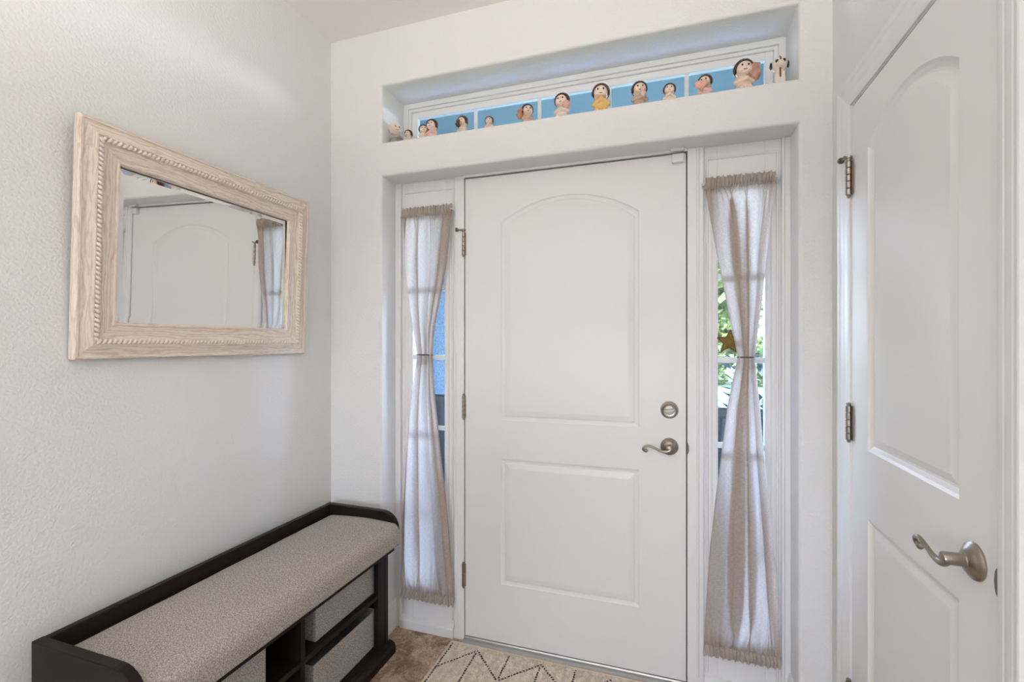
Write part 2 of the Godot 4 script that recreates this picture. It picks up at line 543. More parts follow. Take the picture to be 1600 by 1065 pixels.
func build_shell():
	# floor: tiles with recessed joints on a bed
	var fl := thing("floor", "brown marbled travertine tile floor", "floor", Vector3.ZERO, "", "structure")
	var bed := Geo.new()
	bed.span(Vector3(XL - 0.1, -0.12, ZW - 0.26), Vector3(XR + 0.8, -0.003, ZB + 0.1), 0.0)
	put("grout_bed", bed, M.grout, fl)
	var tile := Geo.new()
	var ts := 0.457
	tile.box(Vector3(0, -0.004, 0), Vector3(ts - 0.004, 0.008, ts - 0.004), 0.0012)
	var tm := tile.mesh()
	for i in 5:
		for k in 15:
			var p := Vector3(-1.335 + ts * 0.5 + (i - 1) * ts, 0, -1.945 + ts * 0.5 + k * ts)
			if p.x - ts * 0.5 > XR + 0.1 or p.z + ts * 0.5 > ZB + 0.4: continue
			var o := put_mesh("tile", tm, M.tile, fl)
			o.position = p
	var c := Geo.new()
	c.span(Vector3(XL - 0.15, YC, ZO), Vector3(XR + 0.9, YC + 0.15, ZB + 0.15), 0.0)
	tag(put("ceiling", c, M.ceiling), "plain pale warm white ceiling", "ceiling", "", "structure")
	var wl := Geo.new()
	wl.span(Vector3(XL - 0.12, -0.1, ZO), Vector3(XL, YC, ZB + 0.1), 0.0)
	tag(put("wall_left", wl, M.wall), "pale grey textured wall that the mirror hangs on", "wall", "", "structure")
	# front wall with the two recesses
	var g := Geo.new()
	var x0 := -1.202
	var x1 := 0.423
	var dt := 2.054
	var t0 := 2.205
	var t1 := 2.457
	var r := 0.012
	var nz := Vector3(0, 0, 1)
	var face := func(xa: float, xb: float, ya: float, yb: float, z: float, n: Vector3):
		g.quad_to(Vector3(xa, ya, z), Vector3(xb, ya, z), Vector3(xb, yb, z), Vector3(xa, yb, z), n)
	for side in [[ZW, nz, r], [ZO, -nz, 0.0]]:
		var q: float = side[2]
		face.call(XL - 0.12, x0 - q, -0.1, YC, side[0], side[1])
		face.call(x1 + q, XR + 0.02, -0.1, YC, side[0], side[1])
		face.call(x0 - q, x1 + q, dt + q, t0 - q, side[0], side[1])
		face.call(x0 - q, x1 + q, t1 + q, YC, side[0], side[1])
	var round_ := []
	for i in 5:
		var a := PI * 0.5 * i / 4
		round_.append(Vector2(r * (1.0 - sin(a)), ZW - r * (1.0 - cos(a))))
	round_.append(Vector2(0, ZO))
	rect_ring(g, x0, x1, t0, t1, round_)
	rect_ring(g, x0, x1, -0.3, dt, round_)
	tag(put("wall_front", g, M.wall), "front wall with door recess and deep transom ledge", "wall", "", "structure")
	# right wall with the closet opening
	var wr := Geo.new()
	var zc0 := -1.64
	var zc1 := -0.968
	wr.span(Vector3(XR, -0.1, ZO), Vector3(XR + 0.11, YC, zc0), 0.0)
	wr.span(Vector3(XR, -0.1, zc1), Vector3(XR + 0.11, YC, ZB + 0.1), 0.0)
	wr.span(Vector3(XR, 2.022, zc0), Vector3(XR + 0.11, YC, zc1), 0.0)
	tag(put("wall_right", wr, M.wall), "pale wall around the closet door", "wall", "", "structure")
	var cw := Geo.new()
	cw.span(Vector3(XR + 0.11, -0.1, ZO), Vector3(XR + 0.75, YC, ZO + 0.1), 0.0)
	cw.span(Vector3(XR + 0.11, -0.1, -0.6), Vector3(XR + 0.75, YC, -0.5), 0.0)
	cw.span(Vector3(XR + 0.7, -0.1, ZO + 0.1), Vector3(XR + 0.8, YC, -0.6), 0.0)
	tag(put("wall_closet", cw, M.plain_wall), "walls of the closet behind the right door", "wall", "", "structure")
	# back wall with an opening added to let daylight in
	var wb := Geo.new()
	wb.span(Vector3(XL - 0.12, -0.1, ZB), Vector3(-0.9, YC, ZB + 0.12), 0.0)
	wb.span(Vector3(-0.1, -0.1, ZB), Vector3(XR + 0.12, YC, ZB + 0.12), 0.0)
	wb.span(Vector3(-0.9, 2.1, ZB), Vector3(-0.1, YC, ZB + 0.12), 0.0)
	wb.span(Vector3(-0.9, -0.1, ZB), Vector3(-0.1, 0.9, ZB + 0.12), 0.0)
	tag(put("wall_back", wb, M.plain_wall), "wall behind the camera with an opening added to let daylight in", "wall", "", "structure")
	# baseboards
	base_run("baseboard_left", [Vector3(XL, 0, ZB), Vector3(XL, 0, ZW)], "white baseboard along the mirror wall behind the bench", Vector3(1, 0, 0))
	var fg := Geo.new()
	base_piece(fg, Vector3(XL, 0, ZW), Vector3(x0, 0, ZW), Vector3(0, 0, 1))
	base_piece(fg, Vector3(x0, 0, ZW + 0.014), Vector3(x0, 0, ZD), Vector3(1, 0, 0))
	base_piece(fg, Vector3(x1, 0, ZW), Vector3(XR, 0, ZW), Vector3(0, 0, 1))
	base_piece(fg, Vector3(x1, 0, ZW + 0.014), Vector3(x1, 0, ZD), Vector3(-1, 0, 0))
	tag(put("baseboard_front", fg, M.trim), "white moulded baseboard turning into the door recess", "baseboard", "", "structure")
	var rg := Geo.new()
	base_piece(rg, Vector3(XR, 0, ZW), Vector3(XR, 0, -1.705), Vector3(-1, 0, 0))
	base_piece(rg, Vector3(XR, 0, -0.908), Vector3(XR, 0, ZB), Vector3(-1, 0, 0))
	tag(put("baseboard_right", rg, M.trim), "white baseboard beside the closet door casing", "baseboard", "", "structure")

func base_run(called: String, pts: Array, label: String, n: Vector3):
	var g := Geo.new()
	base_piece(g, pts[0], pts[1], n)
	tag(put(called, g, M.trim), label, "baseboard", "", "structure")

func base_piece(g: Geo, a: Vector3, b: Vector3, n: Vector3):
	var prof := [Vector2(0.0, 0.0), Vector2(0.014, 0.0), Vector2(0.014, 0.088), Vector2(0.011, 0.094), Vector2(0.012, 0.100), Vector2(0.009, 0.112), Vector2(0.0095, 0.118), Vector2(0.006, 0.128), Vector2(0.0, 0.132)]
	profile_run(g, a, b, n, Vector3.UP, prof)

# profile (out along n, across along u) carried from a to b
func profile_run(g: Geo, a: Vector3, b: Vector3, n: Vector3, u: Vector3, prof: Array):
	for i in prof.size() - 1:
		var p: Vector3 = n * prof[i].x + u * prof[i].y
		var q: Vector3 = n * prof[i + 1].x + u * prof[i + 1].y
		var e: Vector2 = prof[i + 1] - prof[i]
		var nn := n * e.y - u * e.x
		g.quad_to(a + p, b + p, b + q, a + q, nn)
	for e in [[a, a - b], [b, b - a]]:
		for i in range(1, prof.size() - 1):
			g.tri_to(e[0] + n * prof[0].x + u * prof[0].y, e[0] + n * prof[i].x + u * prof[i].y, e[0] + n * prof[i + 1].x + u * prof[i + 1].y, e[1])

# ---------------------------------------------------------------- doors
# panelled slab in the x/y plane, front at z = 0 facing +z
func panel_contour(p: Dictionary, d: float) -> Array:
	var pts := []
	var xa: float = p.x0 + d
	var xb: float = p.x1 - d
	pts.append(Vector2(xa, p.y0 + d))
	pts.append(Vector2(xb, p.y0 + d))
	var m := 28 if p.rise > 0.0 else 1
	for i in m + 1:
		var s := 1.0 - 2.0 * i / m     # right to left
		var y: float = p.y1 - d
		if p.rise > 0.0:
			var R: float = (pow((p.x1 - p.x0) * 0.5, 2) + p.rise * p.rise) / (2.0 * p.rise)
			var hx: float = s * (p.x1 - p.x0) * 0.5
			y += sqrt(R * R - hx * hx) - (R - p.rise)
		pts.append(Vector2((xa + xb) * 0.5 + s * (xb - xa) * 0.5, y))
	return pts

func panelled_face(g: Geo, w: float, h: float, panels: Array, steps: Array):
	var nz := Vector3(0, 0, 1)
	var x0: float = panels[0].x0
	var x1: float = panels[0].x1
	var rect := func(xa, xb, ya, yb):
		g.quad_to(Vector3(xa, ya, 0), Vector3(xb, ya, 0), Vector3(xb, yb, 0), Vector3(xa, yb, 0), nz)
	rect.call(0.0, x0, 0.0, h)
	rect.call(x1, w, 0.0, h)
	var y := 0.0
	for p in panels:
		rect.call(x0, x1, y, p.y0)
		y = p.y1
		var c := panel_contour(p, 0.0)
		if p.rise > 0.0:
			for i in range(2, c.size() - 1):
				g.quad_to(Vector3(c[i].x, c[i].y, 0), Vector3(c[i + 1].x, c[i + 1].y, 0), Vector3(c[i + 1].x, h, 0), Vector3(c[i].x, h, 0), nz)
			y = h
		for s in steps.size() - 1:
			var ca := panel_contour(p, steps[s].x)
			var cb := panel_contour(p, steps[s + 1].x)
			for i in ca.size():
				var k := (i + 1) % ca.size()
				g.quad_to(Vector3(ca[i].x, ca[i].y, steps[s].y), Vector3(ca[k].x, ca[k].y, steps[s].y), Vector3(cb[k].x, cb[k].y, steps[s + 1].y), Vector3(cb[i].x, cb[i].y, steps[s + 1].y), nz)
		var last: Vector2 = steps[steps.size() - 1]
		var cl := PackedVector2Array(panel_contour(p, last.x))
		var ids := Geometry2D.triangulate_polygon(cl)
		for i in range(0, ids.size(), 3):
			var a := cl[ids[i]]
			var b := cl[ids[i + 1]]
			var e := cl[ids[i + 2]]
			g.tri_to(Vector3(a.x, a.y, last.y), Vector3(b.x, b.y, last.y), Vector3(e.x, e.y, last.y), nz)
	if y < h:
		rect.call(x0, x1, y, h)

func slab_sides(g: Geo, w: float, h: float, t: float):
	var P := [Vector3(0, 0, 0), Vector3(w, 0, 0), Vector3(w, h, 0), Vector3(0, h, 0)]
	var N := [Vector3.DOWN, Vector3.RIGHT, Vector3.UP, Vector3.LEFT]
	for i in 4:
		var k := (i + 1) % 4
		g.quad_to(P[i], P[k], P[k] + Vector3(0, 0, -t), P[i] + Vector3(0, 0, -t), N[i])
	g.quad_to(P[0] + Vector3(0, 0, -t), P[1] + Vector3(0, 0, -t), P[2] + Vector3(0, 0, -t), P[3] + Vector3(0, 0, -t), Vector3(0, 0, -1))

# hinge: pin along y at the origin, facing +z
func hinge(parent: Node3D, at: Vector3, stop: bool, leaf_w := 0.012, r := 0.0075):
	var g := Geo.new()
	for i in 5:
		var y := -0.05 + i * 0.0202
		g.lathe([Vector2(0, 0), Vector2(r * 0.85, 0), Vector2(r, 0.0012), Vector2(r, 0.0178), Vector2(r * 0.85, 0.019), Vector2(0, 0.019)], Transform3D(Basis(), Vector3(0, y, 0)), 14)
	g.lathe([Vector2(0, 0), Vector2(r * 0.7, 0), Vector2(r * 0.8, 0.006), Vector2(0, 0.009)], Transform3D(Basis(), Vector3(0, 0.051, 0)), 12)
	g.lathe([Vector2(0, -0.008), Vector2(r * 0.5, -0.006), Vector2(r * 0.7, 0)  , Vector2(0, 0.001)], Transform3D(Basis(), Vector3(0, -0.051, 0)), 12)
	for s in [-1.0, 1.0]:
		g.box(Vector3(s * (leaf_w * 0.5 + r * 0.4), 0, -r + 0.0015), Vector3(leaf_w, 0.1, 0.003), 0.0008)
	var h := put("hinge", g, M.nickel, parent)
	h.position = at
	if stop:
		var s := Geo.new()
		s.lathe([Vector2(0, -0.002), Vector2(0.009, -0.002), Vector2(0.009, 0.004), Vector2(0, 0.004)], Transform3D(Basis(), Vector3(0, 0.06, 0)), 14)
		s.tube([Vector3(0, 0.062, 0), Vector3(-0.012, 0.063, 0.006), Vector3(-0.026, 0.063, 0.010)], [0.0035], 10)
		s.tube([Vector3(0, 0.062, 0), Vector3(0.003, 0.063, 0.014)], [0.003], 10)
		put("pin_stop", s, M.nickel, h)
		var b := Geo.new()
		b.lathe([Vector2(0, -0.002), Vector2(0.008, -0.002), Vector2(0.0095, 0.002), Vector2(0.008, 0.008), Vector2(0, 0.009)], Transform3D(Basis(Vector3(0.3, 0, 0).normalized(), 0.0).rotated(Vector3(0, 0, 1), PI * 0.5).rotated(Vector3.UP, 0.35), Vector3(-0.026, 0.063, 0.010)), 14)
		put("bumper", b, M.nickel_dark, h)

# lever handle facing +z, lever towards -x
func lever(parent: Node3D, at: Vector3, turn: float, sc := 1.0):
	var root := Node3D.new()
	root.name = "lever_handle"
	parent.add_child(root, true)
	root.position = at
	root.rotation.y = turn
	root.scale = Vector3.ONE * sc
	var to_z := Transform3D(Basis(Vector3.RIGHT, PI * 0.5), Vector3.ZERO)
	var g := Geo.new()
	g.lathe([Vector2(0, 0), Vector2(0.033, 0), Vector2(0.033, 0.003), Vector2(0.031, 0.006), Vector2(0.026, 0.0085), Vector2(0.0245, 0.010), Vector2(0.0195, 0.0145), Vector2(0.0135, 0.0165), Vector2(0.0125, 0.018), Vector2(0, 0.018)], to_z, 36)
	put("rosette", g, M.nickel, root)
	var s := Geo.new()
	s.lathe([Vector2(0, 0.015), Vector2(0.0115, 0.015), Vector2(0.0115, 0.045), Vector2(0.0105, 0.048), Vector2(0.006, 0.050), Vector2(0, 0.0505)], to_z, 24)
	put("stem", s, M.nickel, root)
	var l := Geo.new()
	var key := [Vector3(0.004, -0.004, 0.043), Vector3(-0.004, -0.010, 0.044), Vector3(-0.016, -0.0125, 0.045), Vector3(-0.032, -0.0095, 0.047), Vector3(-0.050, -0.001, 0.049), Vector3(-0.068, 0.0055, 0.050), Vector3(-0.082, 0.006, 0.050), Vector3(-0.093, 0.001, 0.049), Vector3(-0.0965, -0.007, 0.047), Vector3(-0.092, -0.013, 0.045), Vector3(-0.085, -0.0135, 0.044)]
	var cv := Curve3D.new()
	for i in key.size():
		var tn: Vector3 = (key[min(i + 1, key.size() - 1)] - key[max(i - 1, 0)]) * 0.17
		cv.add_point(key[i], -tn, tn)
	cv.bake_interval = 0.003
	var pts := Array(cv.get_baked_points())
	var rad := []
	for i in pts.size():
		var q := float(i) / (pts.size() - 1)
		rad.append(lerpf(0.0075, 0.0048, smoothstep(0.0, 0.45, q)) - 0.0006 * q)
	l.tube(pts, rad, 14)
	l.ball(Vector3(-0.086, -0.0125, 0.044), Vector3(0.0078, 0.0078, 0.0068), 16)
	put("lever", l, M.nickel, root)

func strike(parent: Node3D, at: Vector3, turn: float):
	var poly := PackedVector2Array()
	for i in 13:
		var a := -PI * 0.5 + PI * i / 12
		poly.append(Vector2(cos(a) * 0.008, sin(a) * 0.023))
	var g := Geo.new()
	g.prism(poly, 0.002, Transform3D(Basis(), Vector3.ZERO), 0.0006)
	var o := put("strike_lip", g, M.nickel_dark, parent)
	o.position = at
	o.rotation.y = turn

func build_front_openings():
	var steps := [Vector2(0.0, 0.0), Vector2(0.004, -0.0035), Vector2(0.011, -0.0055), Vector2(0.017, -0.0055), Vector2(0.021, -0.003), Vector2(0.038, 0.0), Vector2(0.042, 0.0005)]
	# ---- front door
	var dx := -0.848
	var dw := 0.9185
	var dy := 0.02
	var dh := 2.0185
	var door := thing("door_1", "white two-panel front door with arched upper panel", "door", Vector3(dx, dy, ZD), "", "structure")
	var g := Geo.new()
	panelled_face(g, dw, dh, [{x0 = 0.168, x1 = 0.745, y0 = 0.252, y1 = 0.794, rise = 0.0}, {x0 = 0.168, x1 = 0.745, y0 = 0.960, y1 = 1.815, rise = 0.092}], steps)
	slab_sides(g, dw, dh, 0.044)
	put("slab", g, M.door, door)
	for y in [1.752, 1.031, 0.287]:
		hinge(door, Vector3(-0.006, y - dy, 0.006), y > 1.5, 0.006)
	lever(door, Vector3(0.010 - dx, 0.914 - dy, 0.0), 0.0)
	var db := Node3D.new()
	db.name = "deadbolt"
	door.add_child(db, true)
	db.position = Vector3(0.010 - dx, 1.055 - dy, 0.0)
	var to_z := Transform3D(Basis(Vector3.RIGHT, PI * 0.5), Vector3.ZERO)
	var r := Geo.new()
	r.lathe([Vector2(0, 0), Vector2(0.033, 0), Vector2(0.033, 0.004), Vector2(0.030, 0.009), Vector2(0.026, 0.011), Vector2(0.023, 0.0095), Vector2(0.018, 0.0095), Vector2(0.0165, 0.012), Vector2(0, 0.0125)], to_z, 32)
	put("rosette", r, M.nickel, db)
	var tt := Geo.new()
	var tp := PackedVector2Array()
	for i in 20:
		var a := TAU * i / 20
		tp.append(Vector2(cos(a) * 0.0205, sin(a) * (0.0055 + 0.003 * absf(cos(a)))))
	tt.prism(tp, 0.017, Transform3D(Basis(Vector3(0, 0, 1), 0.12), Vector3(0, 0, 0.0115)), 0.0015)
	put("thumb_turn", tt, M.nickel, db)
	# ---- frame of the whole unit
	var fr := thing("trim_1", "white wooden frame posts around front door and sidelights", "door frame", Vector3.ZERO, "", "structure")
	var x0 := -1.203
	var x1 := 0.424
	var post := func(called: String, xa: float, xb: float, front: float):
		var q := Geo.new()
		q.span(Vector3(xa, -0.01, ZO + 0.02), Vector3(xb, 2.054, front), 0.003)
		put(called, q, M.trim, fr)
	post.call("jamb", x0, -1.172, ZD + 0.004)
	post.call("jamb", 0.394, x1, ZD + 0.004)
	post.call("mullion_post", -0.903, -0.8525, ZD + 0.006)
	post.call("mullion_post", 0.0745, 0.134, ZD + 0.006)
	var head := Geo.new()
	head.span(Vector3(-0.8525, 2.0445, ZO + 0.02), Vector3(0.0745, 2.056, ZD + 0.006), 0.001)
	put("head_jamb", head, M.trim, fr)
	var bead := Geo.new()
	for x in [-0.893, 0.1125, -1.1765, 0.3985]:
		bead.tube([Vector3(x, 0.05, ZD + 0.004), Vector3(x, 2.053, ZD + 0.004)], [0.0055], 10)
	put("bead", bead, M.trim, fr)
	# dark weatherstrip behind the gap round the slab
	var ws := Geo.new()
	ws.span(Vector3(-0.853, 0.02, ZD - 0.034), Vector3(-0.8475, 2.045, ZD - 0.014), 0.0)
	ws.span(Vector3(0.070, 0.02, ZD - 0.034), Vector3(0.075, 2.045, ZD - 0.014), 0.0)
	ws.span(Vector3(-0.853, 2.040, ZD - 0.034), Vector3(0.075, 2.046, ZD - 0.014), 0.0)
	put("weatherstrip", ws, M.gap, fr)
	strike(fr, Vector3(0.073, 0.912, ZD + 0.0075), 0.0)
	# aluminium threshold
	var th := Geo.new()
	var prof := [Vector2(0.0, -0.005), Vector2(0.075, -0.005), Vector2(0.075, 0.004), Vector2(0.066, 0.009), Vector2(0.052, 0.011), Vector2(0.048, 0.016), Vector2(0.030, 0.018), Vector2(0.0, 0.018)]
	for i in prof.size() - 1:
		var a := Vector3(-0.8525, prof[i].y, -1.965 + prof[i].x)
		var b := Vector3(-0.8525, prof[i + 1].y, -1.965 + prof[i + 1].x)
		var w := Vector3(0.927, 0, 0)
		th.quad_to(a, a + w, b + w, b, Vector3(0, 1, 0.5))
	var tho := put("threshold", th, M.aluminium, fr)
	tho.set_meta("label", "aluminium threshold strip")
	# ---- sidelights
	sidelight("window_2", -1.172, -0.903, -1.112, -0.951, "narrow white sidelight window left of the front door")
	sidelight("window_3", 0.134, 0.394, 0.183, 0.341, "narrow white sidelight window right of the front door")
	# ---- transom
	var tr := thing("window_1", "long narrow transom window above the front door, white frame", "window", Vector3.ZERO, "", "structure")
	var tz := -1.985
	var frame := func(called: String, xa: float, xb: float, ya: float, yb: float, w: float, wb: float, zf: float, zb: float):
		var q := Geo.new()
		q.span(Vector3(xa, ya, zb), Vector3(xa + w, yb, zf), 0.002)
		q.span(Vector3(xb - w, ya, zb), Vector3(xb, yb, zf), 0.002)
		q.span(Vector3(xa + w - 0.002, yb - w, zb), Vector3(xb - w + 0.002, yb, zf), 0.002)
		q.span(Vector3(xa + w - 0.002, ya, zb), Vector3(xb - w + 0.002, ya + wb, zf), 0.002)
		put(called, q, M.vinyl, tr)
	frame.call("outer_frame", -1.202, 0.423, 2.205, 2.457, 0.024, 0.024, tz, ZO + 0.005)
	frame.call("frame_step", -1.178, 0.399, 2.229, 2.433, 0.014, 0.014, tz - 0.008, ZO + 0.006)
	frame.call("sash", -1.164, 0.385, 2.243, 2.419, 0.030, 0.032, tz - 0.016, tz - 0.040)
	var gz := tz - 0.032
	var pane := Geo.new()
	pane.span(Vector3(-1.136, 2.273, gz - 0.002), Vector3(0.357, 2.391, gz + 0.002), 0.0)
	put("pane", pane, M.glass, tr)
	for i in range(1, 5):
		var x := -1.142 + 0.3045 * i
		var mb := Geo.new()
		mb.span(Vector3(x - 0.008, 2.272, gz + 0.0025), Vector3(x + 0.008, 2.392, gz + 0.010), 0.002)
		put("muntin", mb, M.vinyl, tr)
	# ---- door contact sensor
	var sn := thing("door_sensor", "small white two-piece contact sensor at top right corner of front door", "sensor", Vector3(0.041, 2.02, ZD))
	var s1 := Geo.new()
	s1.box(Vector3(0, -0.0002, 0.008), Vector3(0.044, 0.034, 0.0155), 0.003)
	put("sensor_body", s1, M.plastic, sn)
	var s2 := Geo.new()
	s2.box(Vector3(-0.002, 0.0278, 0.0175), Vector3(0.048, 0.011, 0.0225), 0.002)
	s2.box(Vector3(0.026, 0.0275, 0.012), Vector3(0.010, 0.012, 0.011), 0.002)
	put("magnet", s2, M.plastic, sn)

func sidelight(called: String, xa: float, xb: float, ga: float, gb: float, label: String):
	var t := thing(called, label, "window", Vector3.ZERO, "", "structure")
	var zf := ZD - 0.008
	var y0 := 0.235
	var y1 := 1.885
	var p := Geo.new()
	p.span(Vector3(xa, 0.0, zf - 0.042), Vector3(ga - 0.002, 2.054, zf), 0.001)
	p.span(Vector3(gb + 0.002, 0.0, zf - 0.042), Vector3(xb, 2.054, zf), 0.001)
	p.span(Vector3(ga - 0.002, y1, zf - 0.042), Vector3(gb + 0.002, 2.054, zf), 0.001)
	p.span(Vector3(ga - 0.002, 0.0, zf - 0.042), Vector3(gb + 0.002, y0, zf), 0.001)
	put("panel", p, M.trim, t)
	# raised border strip near the panel's edge
	var b := Geo.new()
	var e := 0.012
	b.tube([Vector3(xa + e, 0.07, zf), Vector3(xa + e, 2.054 - 0.045, zf)], [0.005], 8)
	b.tube([Vector3(xb - e, 0.07, zf), Vector3(xb - e, 2.054 - 0.045, zf)], [0.005], 8)
	b.tube([Vector3(xa + e, 2.054 - 0.045, zf), Vector3(xb - e, 2.054 - 0.045, zf)], [0.005], 8)
	put("border_bead", b, M.trim, t)
	# lip round the glass
	var l := Geo.new()
	var w := 0.022
	var prof := [Vector2(0, 0), Vector2(0.007, 0.002), Vector2(0.009, 0.007), Vector2(0.009, 0.014), Vector2(0.005, w), Vector2(-0.012, w)]
	var A := Vector3(ga - w, y0 - w, zf)
	var B := Vector3(gb + w, y0 - w, zf)
	var C := Vector3(gb + w, y1 + w, zf)
	var D := Vector3(ga - w, y1 + w, zf)
	mitred(l, [A, B, C, D], Vector3(0, 0, 1), prof)
	put("glass_lip", l, M.trim, t)
	var gp := Geo.new()
	gp.span(Vector3(ga - 0.001, y0, zf - 0.016), Vector3(gb + 0.001, y1, zf - 0.012), 0.0)
	put("pane", gp, M.glass, t)
	for y in [1.564, 1.249, 0.928, 0.576]:
		var mb := Geo.new()
		mb.span(Vector3(ga - 0.001, y - 0.0105, zf - 0.0115), Vector3(gb + 0.001, y + 0.0105, zf - 0.003), 0.002)
		put("muntin", mb, M.vinyl, t)
	# projecting bottom ledge
	var s := Geo.new()
	var sp := [Vector2(0.0, 0.0), Vector2(0.022, 0.0), Vector2(0.022, 0.036), Vector2(0.019, 0.043), Vector2(0.010, 0.048), Vector2(0.0, 0.052)]
	profile_run(s, Vector3(xa, 0, zf), Vector3(xb, 0, zf), Vector3(0, 0, 1), Vector3.UP, sp)
	put("bottom_ledge", s, M.trim, t)

# closed frame of four mitred lengths; prof = (out along n, inwards)
func mitred(g: Geo, c: Array, n: Vector3, prof: Array, only := -1, uv := false, uvk := 1.0):
	for k in 4:
		if only >= 0 and k != only: continue
		var a: Vector3 = c[k]
		var b: Vector3 = c[(k + 1) % 4]
		var d := (b - a).normalized()
		var prev: Vector3 = (a - c[(k + 3) % 4]).normalized()
		var inw := -prev       # not used for direction, see below
		var mid: Vector3 = (c[0] + c[2]) * 0.5
		var iw := (mid - (a + b) * 0.5)
		iw = (iw - d * iw.dot(d)).normalized()
		var acc := 0.0
		for i in prof.size() - 1:
			var p: Vector2 = prof[i]
			var q: Vector2 = prof[i + 1]
			var a0 := a + (iw + d) * p.y + n * p.x
			var b0 := b + (iw - d) * p.y + n * p.x
			var a1 := a + (iw + d) * q.y + n * q.x
			var b1 := b + (iw - d) * q.y + n * q.x
			var e := q - p
			var nn := n * e.y - iw * e.x
			var L := (b - a).length()
			var v0 := acc * 6.0 + k * 0.23
			acc += e.length()
			var v1 := acc * 6.0 + k * 0.23
			g.quad_to(a0, b0, b1, a1, nn, -1, Vector2(p.y * uvk + k * 0.31, v0), Vector2((L - p.y) * uvk + k * 0.31, v0), Vector2((L - q.y) * uvk + k * 0.31, v1), Vector2(q.y * uvk + k * 0.31, v1))

func build_closet_door():
	var steps := [Vector2(0.0, 0.0), Vector2(0.006, -0.005), Vector2(0.012, -0.0075), Vector2(0.016, -0.0095), Vector2(0.021, -0.0095), Vector2(0.038, -0.0045), Vector2(0.042, -0.0045)]
	# slab in local x/y facing +z, turned to face -x: local x runs towards +z of the room
	var z0 := -1.622
	var w := 0.637
	var h := 1.992
	var door := thing("door_2", "white two-panel closet door with arched panel, right wall", "door", Vector3(XR - 0.002, 0.012, z0), "", "structure")
	door.rotation.y = -PI * 0.5
	var g := Geo.new()
	panelled_face(g, w, h, [{x0 = 0.108, x1 = 0.529, y0 = 0.19, y1 = 0.822, rise = 0.0}, {x0 = 0.108, x1 = 0.529, y0 = 1.008, y1 = 1.832, rise = 0.070}], steps)
	slab_sides(g, w, h, 0.035)
	put("slab", g, M.door, door)
	for y in [1.785, 1.066, 0.255]:
		hinge(door, Vector3(-0.003, y, 0.009), y > 1.5, 0.014, 0.008)
	lever(door, Vector3(w - 0.060, 0.914, 0.0), 0.0)
	# casing and jamb
	var fr := thing("trim_2", "white moulded casing around the closet door", "casing", Vector3.ZERO, "", "structure")
	var za := -1.628
	var zb := -0.980
	var yt := 2.010
	var jm := Geo.new()
	jm.span(Vector3(XR, 0, za - 0.012), Vector3(XR + 0.11, yt + 0.012, za), 0.0)
	jm.span(Vector3(XR, 0, zb), Vector3(XR + 0.11, yt + 0.012, zb + 0.012), 0.0)
	jm.span(Vector3(XR, yt, za), Vector3(XR + 0.11, yt + 0.012, zb), 0.0)
	put("jamb", jm, M.trim, fr)
	var stp := Geo.new()
	stp.span(Vector3(XR + 0.036, 0, za), Vector3(XR + 0.07, yt, za + 0.01), 0.0)
	stp.span(Vector3(XR + 0.036, 0, zb - 0.01), Vector3(XR + 0.07, yt, zb), 0.0)
	stp.span(Vector3(XR + 0.036, yt - 0.01, za), Vector3(XR + 0.07, yt, zb), 0.0)
	put("stop", stp, M.trim, fr)
	# profile: out of the wall, across from the outer edge inwards
	var W := 0.072
	var prof := [Vector2(0, 0), Vector2(0.017, 0.0), Vector2(0.018, 0.003), Vector2(0.016, 0.012), Vector2(0.0135, 0.018), Vector2(0.0145, 0.021), Vector2(0.013, 0.035), Vector2(0.0105, 0.045), Vector2(0.0115, 0.048), Vector2(0.0095, 0.060), Vector2(0.008, 0.066), Vector2(0.006, W), Vector2(0.0, W)]
	var n := Vector3(-1, 0, 0)
	var corner := [Vector3(XR, -0.2, za - W - 0.003), Vector3(XR, yt + W + 0.003, za - W - 0.003), Vector3(XR, yt + W + 0.003, zb + W - 0.001), Vector3(XR, -0.2, zb + W - 0.001)]
	for k in 3:
		var c := Geo.new()
		mitred(c, corner, n, prof, k)
		put("casing_length", c, M.trim, fr)
	strike(fr, Vector3(XR - 0.006, 0.921, zb + 0.004), -PI * 0.5)
	fr.get_node("strike_lip").scale = Vector3(-1, 1, 1)

